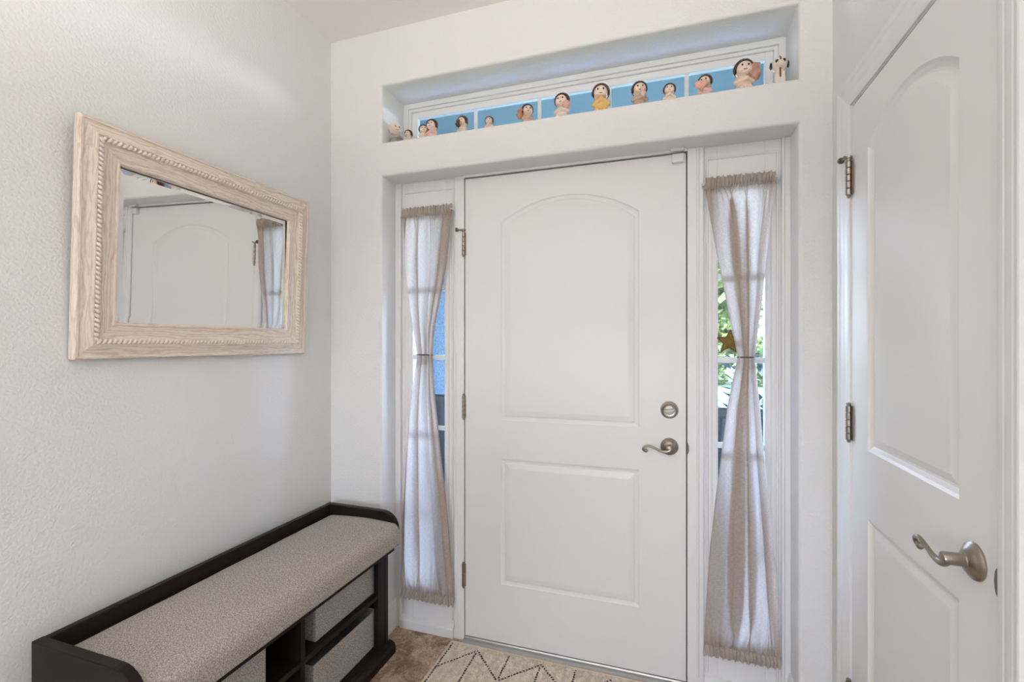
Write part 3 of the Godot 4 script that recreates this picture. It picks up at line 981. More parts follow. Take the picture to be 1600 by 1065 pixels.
# ---------------------------------------------------------------- bench
func build_bench():
	var za := -1.735      # far end
	var zb := -0.700      # near end
	var xb := -1.425
	var xf := -1.125
	var t := thing("storage_bench", "dark espresso wooden storage bench with open cubbies along the left wall", "bench")
	var end_poly := func(): 
		var p := PackedVector2Array([Vector2(xb, 0.04), Vector2(xf, 0.04), Vector2(xf, 0.44), Vector2(-1.075, 0.462), Vector2(-1.070, 0.475)])
		for i in 9:
			var a := PI * 0.5 * i / 8
			p.append(Vector2(-1.07 - 0.075 + 0.075 * cos(a), 0.530 + 0.075 * sin(a)))
		p.append(Vector2(xb, 0.607))
		return p
	for z in [za, zb - 0.024]:
		var g := Geo.new()
		g.prism(end_poly.call(), 0.024, Transform3D(Basis(), Vector3(0, 0, z)), 0.002)
		put("end_panel", g, M.espresso, t)
	var g2 := Geo.new()
	g2.span(Vector3(xb, 0.04, za + 0.024), Vector3(xb + 0.022, 0.607, zb - 0.024), 0.002)
	put("back_panel", g2, M.espresso, t)
	var g3 := Geo.new()
	g3.span(Vector3(xb + 0.022, 0.448, za + 0.024), Vector3(-1.078, 0.470, zb - 0.024), 0.002)
	put("seat_board", g3, M.espresso, t)
	var g4 := Geo.new()
	g4.span(Vector3(xb + 0.022, 0.040, za + 0.024), Vector3(xf, 0.058, zb - 0.024), 0.001)
	put("bottom_board", g4, M.espresso, t)
	for z in [za + 0.024, zb - 0.024 - 0.05]:
		var s := Geo.new()
		s.span(Vector3(xf - 0.02, 0.058, z), Vector3(xf, 0.448, z + 0.05), 0.001)
		put("stile", s, M.espresso, t)
	var zm := -1.243
	var g5 := Geo.new()
	g5.span(Vector3(xb + 0.022, 0.058, zm - 0.0095), Vector3(xf, 0.448, zm + 0.0095), 0.001)
	put("divider", g5, M.espresso, t)
	for s in [[za + 0.024, zm - 0.0095], [zm + 0.0095, zb - 0.024]]:
		var g6 := Geo.new()
		g6.span(Vector3(xb + 0.022, 0.262, s[0]), Vector3(xf - 0.001, 0.280, s[1]), 0.001)
		put("shelf", g6, M.espresso, t)
	# stepped base moulding round front and ends
	var bm := Geo.new()
	var prof := [Vector2(0.0, 0.0), Vector2(0.030, 0.0), Vector2(0.030, 0.030), Vector2(0.026, 0.040), Vector2(0.018, 0.046), Vector2(0.0, 0.050)]
	bm.span(Vector3(xb, 0.0, za - 0.008), Vector3(xf + 0.004, 0.047, zb + 0.008), 0.002)
	profile_run(bm, Vector3(xf, 0, za - 0.010), Vector3(xf, 0, zb + 0.010), Vector3(1, 0, 0), Vector3.UP, prof)
	put("base_moulding", bm, M.espresso, t)
	# cushion
	var cu := thing("bench_cushion", "long heather grey upholstered cushion lying on the dark bench", "cushion", Vector3(0, 0.471, 0))
	var x0 := xb + 0.024
	var x1 := -1.052
	var z0 := za + 0.027
	var z1 := zb - 0.027
	var sect := []
	# closed section in x/y: flat bottom, bulging front edge, slightly crowned top
	var hgt := 0.096
	sect.append(Vector2(x0 + 0.002, 0.001))
	sect.append(Vector2(x1 - 0.024, 0.001))
	for i in 9:
		var a := -PI * 0.5 + PI * 0.5 * i / 8
		sect.append(Vector2(x1 - 0.016 + 0.014 * cos(a), 0.016 + 0.015 * sin(a)))
	for i in 11:
		var a := PI * 0.5 * i / 10
		sect.append(Vector2(x1 - 0.034 + 0.034 * cos(a), 0.052 + (hgt - 0.052) * sin(a)))
	for i in range(1, 9):
		var q := i / 9.0
		sect.append(Vector2(lerpf(x1 - 0.034, x0 + 0.02, q), hgt + 0.008 * sin(PI * q)))
	for i in 7:
		var a := PI * 0.5 + PI * 0.5 * i / 6
		sect.append(Vector2(x0 + 0.02 + 0.02 * cos(a), hgt - 0.02 + 0.02 * sin(a)))
	var rows := []
	var cen := Vector2((x0 + x1) * 0.5, 0.045)
	var puff := noise(81, 1.0, 2)
	var nseg := 60
	for i in nseg + 1:
		var q := float(i) / nseg
		var z := lerpf(z0, z1, q)
		var edge: float = min(z - z0, z1 - z)
		var k := 1.0
		if edge < 0.02:
			k = 0.93 + 0.07 * sqrt(clampf(1.0 - pow(1.0 - edge / 0.02, 2), 0, 1))
		var row := []
		for p in sect:
			var d: Vector2 = cen + (p - cen) * Vector2(1.0, k)
			var up: float = puff.get_noise_2d(p.x * 9.0, z * 6.0) * 0.0015 if p.y > 0.03 else 0.0
			row.append(Vector3(min(d.x, x1 + 0.004), max(d.y + up, 0.0005), z))
		rows.append(row)
	var cg := Geo.new()
	cg.grid(rows, [], true, 1)
	for e in [0, nseg]:
		var r = rows[e]
		var mid := Vector3(cen.x, cen.y, r[0].z)
		for j in r.size():
			cg.tri_to(mid, r[j], r[(j + 1) % r.size()], Vector3(0, 0, -1 if e == 0 else 1), 2)
	put("cover", cg, M.cushion, cu)
	var pipe := Geo.new()
	pipe.tube([Vector3(x1 - 0.012, 0.0065, z0 + 0.004), Vector3(x1 - 0.012, 0.0065, z1 - 0.004)], [0.004], 8)
	put("lower_seam", pipe, M.cushion, cu)
	# bins
	storage_bin(Vector3(0, 0.281, 0), -1.689, -1.329, 0.138, "grey fabric bin in far cubby of bench, upper shelf near the door")
	storage_bin(Vector3(0, 0.059, 0), -1.688, -1.318, 0.146, "grey fabric bin in far cubby of bench, below another bin")
	storage_bin(Vector3(0, 0.281, 0), -1.118, -0.752, 0.138, "grey fabric bin in near cubby of bench, beside an empty gap")

func storage_bin(at: Vector3, za: float, zb: float, h: float, label: String):
	var t := thing("fabric_bin", label, "storage bin", at, "grey fabric bins in the bench")
	var xf := -1.150
	var xb := -1.398
	var g := Geo.new()
	var w := 0.005
	g.span(Vector3(xf - w, 0, za), Vector3(xf, h, zb), 0.0015)
	g.span(Vector3(xb, 0, za), Vector3(xb + w, h, zb), 0.0015)
	g.span(Vector3(xb + w, 0, za), Vector3(xf - w, h, za + w), 0.0015)
	g.span(Vector3(xb + w, 0, zb - w), Vector3(xf - w, h, zb), 0.0015)
	g.span(Vector3(xb + w, 0.0, za + w), Vector3(xf - w, 0.004, zb - w), 0.0)
	put("box", g, M.bin, t)

# ---------------------------------------------------------------- mirror
func build_mirror():
	# local: x to the right as seen from the room (towards the door), y up, z out of the wall
	var w := 0.812
	var h := 0.634
	var t := thing("wall_mirror", "whitewashed oak framed mirror with rope trim on the left wall", "mirror", Vector3(XL + 0.004, 1.270, -0.797))
	var lean := deg_to_rad(2.3)
	t.basis = Basis(Vector3.UP, PI * 0.5) * Basis(Vector3.RIGHT, lean)
	var c := [Vector3(0, 0, 0), Vector3(w, 0, 0), Vector3(w, h, 0), Vector3(0, h, 0)]
	var prof := [Vector2(0.0, 0.0), Vector2(0.020, 0.0), Vector2(0.0235, 0.003), Vector2(0.0235, 0.008), Vector2(0.021, 0.010), Vector2(0.022, 0.020), Vector2(0.027, 0.034), Vector2(0.0285, 0.038), Vector2(0.0285, 0.0405), Vector2(0.0255, 0.042), Vector2(0.0255, 0.052), Vector2(0.0225, 0.0535), Vector2(0.020, 0.058), Vector2(0.017, 0.090), Vector2(0.0195, 0.0925), Vector2(0.0195, 0.0965), Vector2(0.015, 0.1), Vector2(0.006, 0.1015)]
	for k in 4:
		var g := Geo.new()
		mitred(g, c, Vector3(0, 0, 1), prof, k, true, 0.9)
		var rail := put("rail", g, M.oak, t)
		# twisted rope bead along the rail
		var b := Geo.new()
		var a: Vector3 = c[k]
		var e: Vector3 = c[(k + 1) % 4]
		var d := (e - a).normalized()
		var iw := Vector3(-d.y, d.x, 0)
		var inset := 0.047
		var L := (e - a).length() - 2.0 * inset
		var n := int(L / 0.0125)
		for i in n:
			var s := inset + L * (i + 0.5) / n
			var m := a + d * s + iw * inset + Vector3(0, 0, 0.0250)
			var dir := (d * 0.62 + iw * 0.78).normalized()
			var pts := []
			var rr := []
			for j in 5:
				var q := (j - 2) / 2.0
				pts.append(m + dir * q * 0.0072 + Vector3(0, 0, 0.0035 * (1.0 - q * q)))
				rr.append(0.0046 * (1.0 - 0.45 * q * q))
			b.tube(pts, rr, 6)
		put("rope_bead", b, M.oak_plain, rail)
	var bk := Geo.new()
	bk.span(Vector3(0.03, 0.03, -0.0015), Vector3(w - 0.03, h - 0.03, 0.0005), 0.0)
	put("back_board", bk, M.cord, t)
	var gl := Geo.new()
	var i0 := 0.0975
	var bv := 0.02
	var A := [Vector3(i0, i0, 0.0062), Vector3(w - i0, i0, 0.0062), Vector3(w - i0, h - i0, 0.0062), Vector3(i0, h - i0, 0.0062)]
	var B := []
	# the glass sits a little less tilted in its rebate than the frame
	var seat := Transform3D(Basis(Vector3.RIGHT, deg_to_rad(-1.15)), Vector3.ZERO)
	var gc := Vector3(w * 0.5, h * 0.5, 0.0)
	for p in A:
		B.append(Vector3(p.x + (bv if p.x < w * 0.5 else -bv), p.y + (bv if p.y < h * 0.5 else -bv), 0.0074))
	for i in 4:
		A[i] = seat * (A[i] - gc) + gc + Vector3(0, 0, -0.0005)
		B[i] = seat * (B[i] - gc) + gc + Vector3(0, 0, -0.0005)
	gl.quad_to(B[0], B[1], B[2], B[3], Vector3(0, 0, 1))
	for k in 4:
		var j := (k + 1) % 4
		gl.quad_to(A[k], A[j], B[j], B[k], Vector3(0, 0, 1))
		gl.quad_to(A[k], A[j], A[j] - Vector3(0, 0, 0.001), A[k] - Vector3(0, 0, 0.001), (A[k] + A[j]) * 0.5 - (A[0] + A[2]) * 0.5)
	var glo := put("mirror_glass", gl, M.mirror, t)
	glo.set_meta("label", "bevelled mirror glass")

# ---------------------------------------------------------------- curtains
func pick(a: Array, s: float) -> float:
	# a = [fraction, value] pairs, smooth between them
	for i in a.size() - 1:
		if s <= a[i + 1][0]:
			var q: float = (s - a[i][0]) / (a[i + 1][0] - a[i][0])
			return lerpf(a[i][1], a[i + 1][1], q)
	return a[a.size() - 1][1]

func curtain(label: String, xt: Vector2, xm: Vector2, xbm: Vector2, shp: Dictionary, seed_: int):
	var yt := 1.889
	var ym := 1.262
	var yb := 0.192
	var z0 := -1.882
	var t := thing("curtain", label, "curtain", Vector3.ZERO, "linen sidelight curtains")
	var nu := 150
	var nv := 130
	var nz := noise(seed_, 1.0, 2)
	var rows := []
	var uvs := []
	var edge := func(y: float) -> Vector2:
		if y >= ym:
			var s := (y - ym) / (yt - ym)
			return Vector2(lerpf(xm.x, xt.x, pick(shp.ul, s)), lerpf(xm.y, xt.y, pick(shp.ur, s)))
		var s2 := (ym - y) / (ym - yb)
		return Vector2(lerpf(xm.x, xbm.x, pick(shp.ll, s2)), lerpf(xm.y, xbm.y, pick(shp.lr, s2)))
	for i in nv + 1:
		var v := float(i) / nv
		var y := lerpf(yt, yb, v)
		var e: Vector2 = edge.call(y)
		var end: float = min(yt - y, y - yb)
		var fine := exp(-end / 0.08)
		var mid := exp(-pow((y - ym) / 0.16, 2))
		var big := 1.0 - exp(-end / 0.10)
		var row := []
		var uvr := []
		for j in nu + 1:
			var u := float(j) / nu
			var uw := u + 0.045 * sin(TAU * u * 1.0 + shp.p0) + 0.02 * sin(TAU * u * 2.0 + shp.p1)
			var ph: float = TAU * shp.n * uw + shp.p2 + 0.5 * sin(v * 3.0 + shp.p1)
			var ph2: float = TAU * 15.0 * (u + 0.02 * sin(TAU * 3.0 * u + shp.p0))
			var amp: float = big * (0.0135 + 0.002 * mid)
			var lap: float = big * (1.55 + 0.9 * sin(TAU * 0.8 * u + shp.p1)) / (PI * shp.n)
			var taper := sin(PI * clampf(u, 0.0, 1.0))
			taper = pow(taper, 0.35)
			var xx: float = u + lap * taper * sin(ph)
			var z: float = z0 + amp * cos(ph) + fine * 0.006 * cos(ph2) + 0.002 * nz.get_noise_2d(u * 8.0, v * 5.0)
			xx = clampf(xx, 0.0, 1.0) * 0.999 + u * 0.001
			row.append(Vector3(lerpf(e.x, e.y, xx), y, z))
			uvr.append(Vector2(u * 1.6, v * 4.4))
		rows.append(row)
		uvs.append(uvr)
	var g := Geo.new()
	g.grid(rows, uvs, false, 0)
	put("panel", g, M.linen, t)
	# gathered rod pockets, front and back of a flattened sleeve
	for pk in [[yt - 0.006, yt + 0.036, xt, "rod_pocket"], [yb - 0.036, yb + 0.006, xbm, "hem_pocket"]]:
		var pr := []
		var pu := []
		var m := 14
		for j in 261:
			var u := j / 260.0
			var ring := []
			var ru := []
			var wob := 0.0042 * cos(TAU * 19.0 * (u + 0.012 * sin(TAU * 4.0 * u + shp.p0)))
			var top := 0.0035 * sin(TAU * 12.0 * u + shp.p1) + 0.002 * sin(TAU * 31.0 * u)
			for k in m:
				var a := TAU * k / m
				var yy: float = (pk[0] + pk[1]) * 0.5 + sin(a) * ((pk[1] - pk[0]) * 0.5 + (top if (sin(a) > 0) == (pk[3] == "rod_pocket") else 0.0))
				var fr := cos(a)
				var zz: float = z0 + fr * 0.0085 + (wob if fr > 0 else -wob) * (0.5 + 0.5 * absf(fr))
				var xs: float = lerpf(pk[2].x, pk[2].y, u) + 0.002 * sin(TAU * 19.0 * u + 2.0 * sin(a))
				ring.append(Vector3(xs, yy, zz))
				ru.append(Vector2(u * 1.6, a * 0.05))
			pr.append(ring)
			pu.append(ru)
		var pg := Geo.new()
		pg.grid(pr, pu, true, 0)
		put(pk[3], pg, M.linen_dense, t)
	# cord tied round the waist
	var tb := Geo.new()
	var loop := []
	var hw := (xm.y - xm.x) * 0.5 + 0.002
	for i in 41:
		var a := TAU * i / 40
		loop.append(Vector3((xm.x + xm.y) * 0.5 + hw * cos(a), ym, z0 + 0.0185 * sin(a)))
	tb.tube(loop, [0.003], 8, false)
	var tie := put("tie_cord", tb, M.cord, t)
	tie.set_meta("label", "thin cord tied round the waist of the curtain")

func build_curtains():
	curtain("slim grey linen hourglass curtain on the left sidelight, behind the bench end", Vector2(-1.143, -0.900), Vector2(-1.066, -0.994), Vector2(-1.150, -0.889),
		{ul = [[0, 0], [0.19, 0.3], [0.35, 0.56], [0.66, 0.87], [1, 1]], ur = [[0, 0], [0.19, 0.11], [0.35, 0.33], [0.5, 0.55], [0.66, 0.74], [1, 1]],
		ll = [[0, 0], [0.175, 0.38], [0.285, 0.56], [0.5, 0.76], [0.66, 0.88], [1, 1]], lr = [[0, 0], [0.175, 0.13], [0.39, 0.39], [0.55, 0.61], [0.72, 0.8], [1, 1]], n = 4.0, p0 = 0.6, p1 = 1.9, p2 = 0.8}, 91)
	curtain("slim taupe linen hourglass curtain on the right sidelight, gold star beside it", Vector2(0.135, 0.366), Vector2(0.247, 0.299), Vector2(0.131, 0.383),
		{ul = [[0, 0], [0.5, 0.52], [1, 1]], ur = [[0, 0], [0.33, 0.38], [0.61, 0.6], [1, 1]],
		ll = [[0, 0], [0.17, 0.3], [0.34, 0.48], [0.51, 0.66], [0.68, 0.82], [1, 1]], lr = [[0, 0], [0.18, 0.22], [0.34, 0.37], [0.51, 0.59], [0.68, 0.78], [0.85, 0.92], [1, 1]], n = 3.5, p0 = 2.4, p1 = 0.4, p2 = 2.2}, 92)
	for r in [[-1.150, -0.894, 1.905, "top of left sidelight, through the curtain's heading"], [0.130, 0.381, 1.905, "top of right sidelight, its white end showing"]]:
		var t := thing("curtain_rod", "thin white sash rod at " + r[3], "curtain rod", Vector3.ZERO, "sash rods of the sidelight curtains")
		var g := Geo.new()
		var zz := -1.882
		g.tube([Vector3(r[0], r[2], zz - 0.030), Vector3(r[0], r[2], zz - 0.006), Vector3(r[0] + 0.005, r[2], zz), Vector3(r[1] - 0.005, r[2], zz), Vector3(r[1], r[2], zz - 0.006), Vector3(r[1], r[2], zz - 0.030)], [0.004], 10)
		put("rod", g, M.vinyl, t)
		for x in [r[0], r[1]]:
			var b := Geo.new()
			b.box(Vector3(x, r[2], ZD - 0.001 + 0.004), Vector3(0.012, 0.022, 0.006), 0.002)
			put("bracket", b, M.vinyl, t)
	# gold star
	var st := thing("hanging_star", "small gold filigree star hanging in the right sidelight", "ornament", Vector3(0.221, 1.317, -1.908))
	var poly := PackedVector2Array()
	var inner := PackedVector2Array()
	for i in 10:
		var a := PI * 0.5 + TAU * i / 10 - 0.06
		var rr := 0.045 if i % 2 == 0 else 0.0195
		poly.append(Vector2(cos(a), sin(a)) * rr)
	var g := Geo.new()
	g.prism(poly, 0.003, Transform3D(Basis(), Vector3(0, 0, -0.0015)), 0.0005)
	put("plate", g, M.star, st)
	var rim := Geo.new()
	for i in 10:
		var p := poly[i]
		var q := poly[(i + 1) % 10]
		rim.tube([Vector3(p.x, p.y, 0.001), Vector3(q.x, q.y, 0.001)], [0.0022], 8)
	put("rim", rim, M.star_rim, st)
	var sc := Geo.new()
	for i in 5:
		var a0 := PI * 0.5 + TAU * i / 5
		var c := Vector2(cos(a0), sin(a0)) * 0.014
		var pts := []
		for k in 17:
			var a := a0 + k * 0.5
			var rr := 0.0075 * (1.0 - k / 20.0)
			pts.append(Vector3(c.x + cos(a) * rr, c.y + sin(a) * rr, 0.0018))
		sc.tube(pts, [0.0011], 6)
	put("scrollwork", sc, M.star_rim, st)
	var th := Geo.new()
	th.tube([Vector3(-0.002, 0.044, 0), Vector3(-0.002, 0.238, -0.006)], [0.0004], 6)
	put("thread", th, M.vinyl, st)

# ---------------------------------------------------------------- figurines
func smin(a: float, b: float, k: float) -> float:
	var h := clampf(0.5 + 0.5 * (b - a) / k, 0.0, 1.0)
	return lerpf(b, a, h) - k * h * (1.0 - h)

func capsule(p: Vector3, a: Vector3, b: Vector3, ra: float, rb: float) -> float:
	var ab := b - a
	var q := clampf((p - a).dot(ab) / max(ab.length_squared(), 1e-9), 0.0, 1.0)
	return (p - a - ab * q).length() - lerpf(ra, rb, q)

# surface nets: one vertex per crossed cell, one quad per crossed edge
func nets(f: Callable, lo: Vector3, hi: Vector3, cell: float, g: Geo):
	var n := Vector3i(((hi - lo) / cell).ceil()) + Vector3i.ONE
	var val := PackedFloat32Array()
	val.resize(n.x * n.y * n.z)
	for z in n.z:
		for y in n.y:
			for x in n.x:
				val[x + n.x * (y + n.y * z)] = f.call(lo + Vector3(x, y, z) * cell)
	var cellv := {}
	for z in n.z - 1:
		for y in n.y - 1:
			for x in n.x - 1:
				var sum := Vector3.ZERO
				var cnt := 0
				var cs := []
				for k in 8:
					cs.append(val[x + (k & 1) + n.x * (y + ((k >> 1) & 1) + n.y * (z + (k >> 2)))])
				for e in [[0, 1], [2, 3], [4, 5], [6, 7], [0, 2], [1, 3], [4, 6], [5, 7], [0, 4], [1, 5], [2, 6], [3, 7]]:
					var va: float = cs[e[0]]
					var vb: float = cs[e[1]]
					if (va < 0.0) != (vb < 0.0):
						var q := va / (va - vb)
						var pa := Vector3(e[0] & 1, (e[0] >> 1) & 1, e[0] >> 2)
						var pb := Vector3(e[1] & 1, (e[1] >> 1) & 1, e[1] >> 2)
						sum += pa.lerp(pb, q)
						cnt += 1
				if cnt > 0:
					cellv[Vector3i(x, y, z)] = lo + (Vector3(x, y, z) + sum / cnt) * cell
	var gid := 3
	for z in range(1, n.z - 1):
		for y in range(1, n.y - 1):
			for x in range(1, n.x - 1):
				var v0 := val[x + n.x * (y + n.y * z)]
				for ax in 3:
					var o := Vector3i.ZERO
					o[ax] = 1
					var v1 := val[x + o.x + n.x * (y + o.y + n.y * (z + o.z))]
					if (v0 < 0.0) == (v1 < 0.0): continue
					var u := Vector3i.ZERO
					var w := Vector3i.ZERO
					u[(ax + 1) % 3] = 1
					w[(ax + 2) % 3] = 1
					var b := Vector3i(x, y, z)
					if not (cellv.has(b) and cellv.has(b - u) and cellv.has(b - w) and cellv.has(b - u - w)): continue
					var nn := Vector3(o) * (1.0 if v0 < 0.0 else -1.0)
					g.quad_to(cellv[b], cellv[b - u], cellv[b - u - w], cellv[b - w], nn, gid)

func ceramic(given: Color) -> StandardMaterial3D:
	var c := given.lerp(Color(0.93, 0.89, 0.84), 0.28) if given.v > 0.5 else given
	var key := "cer" + c.to_html()
	if not M.has(key):
		M[key] = plain(c, 0.32)
	return M[key]

func child_body(parent: Node3D, at: Vector3, s: float, turn: float, cloth: Color, hair: Color, skin: Color, bald := false, praying := false):
	# one small figure: s = 1 is about 0.1 m tall; clothed body, head with face, hair
	var hc := Vector3(0, 0.074, 0.002)
	var hr := 0.0255
	var rot := Basis(Vector3.UP, turn)
	var body := Geo.new()
	var hands := Vector3(0.002, 0.047, 0.024) if praying else Vector3(0.004, 0.036, 0.026)
	nets(func(p: Vector3) -> float:
		var d := capsule(p, Vector3(0, 0.018, 0), Vector3(0, 0.046, 0), 0.0225, 0.0135)
		d = smin(d, capsule(p, Vector3(-0.012, 0.010, 0.010), Vector3(-0.011, 0.008, 0.026), 0.010, 0.008), 0.006)
		d = smin(d, capsule(p, Vector3(0.012, 0.010, 0.010), Vector3(0.011, 0.008, 0.026), 0.010, 0.008), 0.006)
		for sx in [-1.0, 1.0]:
			var el := Vector3(sx * 0.023, 0.033, 0.010)
			d = smin(d, capsule(p, Vector3(sx * 0.014, 0.048, 0), el, 0.0075, 0.0065), 0.005)
			d = smin(d, capsule(p, el, hands, 0.0065, 0.005), 0.004)
		return max(d, -p.y), Vector3(-0.036, -0.003, -0.03), Vector3(0.036, 0.062, 0.042), 0.0032, body)
	var b := put("body", body, ceramic(cloth), parent)
	b.transform = Transform3D(rot.scaled(Vector3.ONE * s), at)
	var head := Geo.new()
	nets(func(p: Vector3) -> float:
		var d := ((p - hc) / Vector3(1.0, 0.95, 0.97)).length() - hr
		d = smin(d, capsule(p, Vector3(0, 0.05, 0), hc, 0.009, 0.009), 0.006)
		d = smin(d, (p - hc - Vector3(-0.012, -0.009, 0.015)).length() - 0.0085, 0.006)
		d = smin(d, (p - hc - Vector3(0.012, -0.009, 0.015)).length() - 0.0085, 0.006)
		d = smin(d, (p - hc - Vector3(0, -0.003, 0.0255)).length() - 0.0028, 0.003)
		for sx in [-1.0, 1.0]:
			d = smin(d, (p - hc - Vector3(sx * 0.0255, -0.002, -0.001)).length() - 0.0045, 0.003)
		return d, Vector3(-0.034, 0.042, -0.03), Vector3(0.034, 0.105, 0.034), 0.003, head)
	var ho := put("head", head, ceramic(skin), parent)
	ho.transform = b.transform
	var face := Geo.new()
	for sx in [-1.0, 1.0]:
		face.ball(hc + Vector3(sx * 0.0085, 0.002, 0.0236), Vector3(0.0026, 0.0034, 0.0016), 10)
	var lips := []
	for i in 7:
		var a := (i - 3) / 3.0
		lips.append(hc + Vector3(a * 0.005, -0.0115 + a * a * 0.0018, 0.0245 - a * a * 0.0015))
	face.tube(lips, [0.0008], 6)
	put("face", face, M.eye, ho)
	if bald: return
	var hg := Geo.new()
	var hn := noise(7, 90.0, 1)
	nets(func(p: Vector3) -> float:
		var q := p - hc
		var d := (q / Vector3(1.03, 1.0, 1.03)).length() - hr - 0.0028 + 0.0012 * sin(q.x * 700.0) * cos(q.y * 500.0)
		# leaves the face open
		var open := (q - Vector3(0, -0.010, 0.028)).length() - 0.0265
		return max(max(d, -open), -(q.y + 0.013)), Vector3(-0.036, 0.052, -0.036), Vector3(0.036, 0.110, 0.036), 0.003, hg)
	var hh := put("hair", hg, ceramic(hair), ho)

func pet(parent: Node3D, at: Vector3, s: float, c: Color, called: String):
	var g := Geo.new()
	nets(func(p: Vector3) -> float:
		var d := (p / Vector3(1.0, 1.15, 0.95)).length() - 0.014
		d = smin(d, (p - Vector3(0, 0.020, 0.003)).length() - 0.0115, 0.004)
		d = smin(d, (p - Vector3(0, 0.017, 0.013)).length() - 0.005, 0.003)
		for sx in [-1.0, 1.0]:
			d = smin(d, (p - Vector3(sx * 0.009, 0.0265, 0.001)).length() - 0.0052, 0.002)
			d = smin(d, (p - Vector3(sx * 0.011, 0.002, 0.010)).length() - 0.005, 0.003)
		return d, Vector3(-0.022, -0.022, -0.02), Vector3(0.022, 0.040, 0.024), 0.003, g)
	var o := put(called, g, ceramic(c), parent)
	o.transform = Transform3D(Basis().scaled(Vector3.ONE * s), at)

func build_figurines():
	var ys := 2.2055
	var z := -1.868
	var grp := "ceramic child figurines on the transom ledge"
	var hair := Color(0.27, 0.17, 0.12)
	var skin := Color(0.93, 0.83, 0.76)
	var cream := Color(0.90, 0.83, 0.75)
	# [x, height, turn, clothes, label, extra]
	var L := [
		[-1.173, 0.112, 0.9, Color(0.55, 0.53, 0.55), "grey and pink bald figurine at the left end of the transom ledge", "bird"],
		[-1.104, 0.068, 0.0, cream, "smallest dark-haired figurine, second from left end of ledge", ""],
		[-0.985, 0.098, 0.0, Color(0.93, 0.72, 0.68), "pink figurine of a big child hugging a smaller child", "sibling"],
		[-0.837, 0.090, -0.2, Color(0.88, 0.80, 0.72), "cream dark-haired figurine holding a small dark toy, right of the hugging pair", "toy"],
		[-0.715, 0.070, 0.1, Color(0.93, 0.76, 0.70), "tiny pink-clothed figurine low in the second transom pane", ""],
		[-0.548, 0.095, 0.5, Color(0.80, 0.66, 0.55), "long-haired figurine leaning over a small spotted dog", "dog"],
		[-0.400, 0.115, -0.1, Color(0.93, 0.84, 0.78), "pale figurine clasping a round pink ball", "ball"],
		[-0.246, 0.126, 0.1, Color(0.92, 0.72, 0.36), "tall figurine in a yellow dress, middle of the ledge", "yellow"],
		[-0.100, 0.110, 0.2, Color(0.72, 0.58, 0.48), "brown-clothed figurine with arms folded, right of the yellow one", "lamb"],
		[0.010, 0.084, 0.0, Color(0.92, 0.84, 0.74), "small cream figurine just right of the brown-clothed one", ""],
		[0.135, 0.094, -0.3, Color(0.93, 0.74, 0.68), "figurine hugging a large pink heart, left of the largest figurine", "heart"],
		[0.262, 0.112, 0.1, Color(0.92, 0.80, 0.70), "largest figurine, cheek to cheek with a brown bear", "bear"]]
	for f in L:
		var t := thing("figurine", f[4], "figurine", Vector3(f[0], ys, z), grp)
		var s: float = f[1] / 0.1035
		if f[5] == "bear": s *= 1.12
		child_body(t, Vector3.ZERO, s, f[2], f[3], hair, skin, f[5] == "bird", f[5] in ["yellow", ""])
		match f[5]:
			"sibling": child_body(t, Vector3(-0.042, 0, 0.004), 0.76, 0.5, cream, hair, skin)
			"toy": pet(t, Vector3(-0.012, 0.043, 0.026), 0.7, Color(0.32, 0.2, 0.15), "toy")
			"dog": pet(t, Vector3(-0.024, 0.040, 0.024), 0.9, Color(0.66, 0.38, 0.24), "dog")
			"ball":
				var g := Geo.new()
				g.ball(Vector3(0.020, 0.058, 0.020), Vector3.ONE * 0.017, 20)
				put("ball", g, ceramic(Color(0.88, 0.64, 0.60)), t)
			"lamb": pet(t, Vector3(0.016, 0.048, 0.024), 0.75, Color(0.86, 0.70, 0.64), "lamb")
			"heart":
				var g := Geo.new()
				var hp := PackedVector2Array()
				for i in 32:
					var a := TAU * i / 32
					hp.append(Vector2(16.0 * pow(sin(a), 3), 13.0 * cos(a) - 5.0 * cos(2.0 * a) - 2.0 * cos(3.0 * a) - cos(4.0 * a)) * 0.0014)
				g.prism(hp, 0.012, Transform3D(Basis(Vector3.UP, -0.3), Vector3(-0.014, 0.046, 0.022)), 0.003)
				put("heart", g, ceramic(Color(0.90, 0.60, 0.54)), t)
			"bear": pet(t, Vector3(0.036, 0.060, 0.012), 1.3, Color(0.70, 0.47, 0.36), "bear")
	# white puppy at the right end
	var d := thing("figurine", "white puppy figurine with dark eye patches at the right end of ledge", "figurine", Vector3(0.376, ys, z), grp)
	var g := Geo.new()
	nets(func(p: Vector3) -> float:
		var e := capsule(p, Vector3(0, 0.020, 0), Vector3(0, 0.055, 0.002), 0.022, 0.015)
		e = smin(e, ((p - Vector3(0, 0.086, 0.004)) / Vector3(1.02, 1, 0.95)).length() - 0.0255, 0.006)
		e = smin(e, (p - Vector3(0, 0.078, 0.026)).length() - 0.011, 0.006)
		for sx in [-1.0, 1.0]:
			e = smin(e, capsule(p, Vector3(sx * 0.010, 0.048, 0.012), Vector3(sx * 0.010, 0.006, 0.020), 0.0075, 0.007), 0.004)
		return max(e, -p.y), Vector3(-0.034, -0.003, -0.03), Vector3(0.034, 0.118, 0.044), 0.0034, g)
	put("body", g, ceramic(Color(0.93, 0.89, 0.83)), d)
	for sx in [-1.0, 1.0]:
		var ears := Geo.new()
		var patch := Geo.new()
		ears.ball(Vector3(sx * 0.0265, 0.082, 0.006), Vector3(0.0045, 0.013, 0.009), 12)
		patch.ball(Vector3(sx * 0.0105, 0.0885, 0.0245), Vector3(0.0065, 0.0062, 0.0045), 12)
		put("ear", ears, ceramic(Color(0.13, 0.10, 0.09)), d)
		put("eye_patch", patch, ceramic(Color(0.13, 0.10, 0.09)), d)
	var stripe := Geo.new()
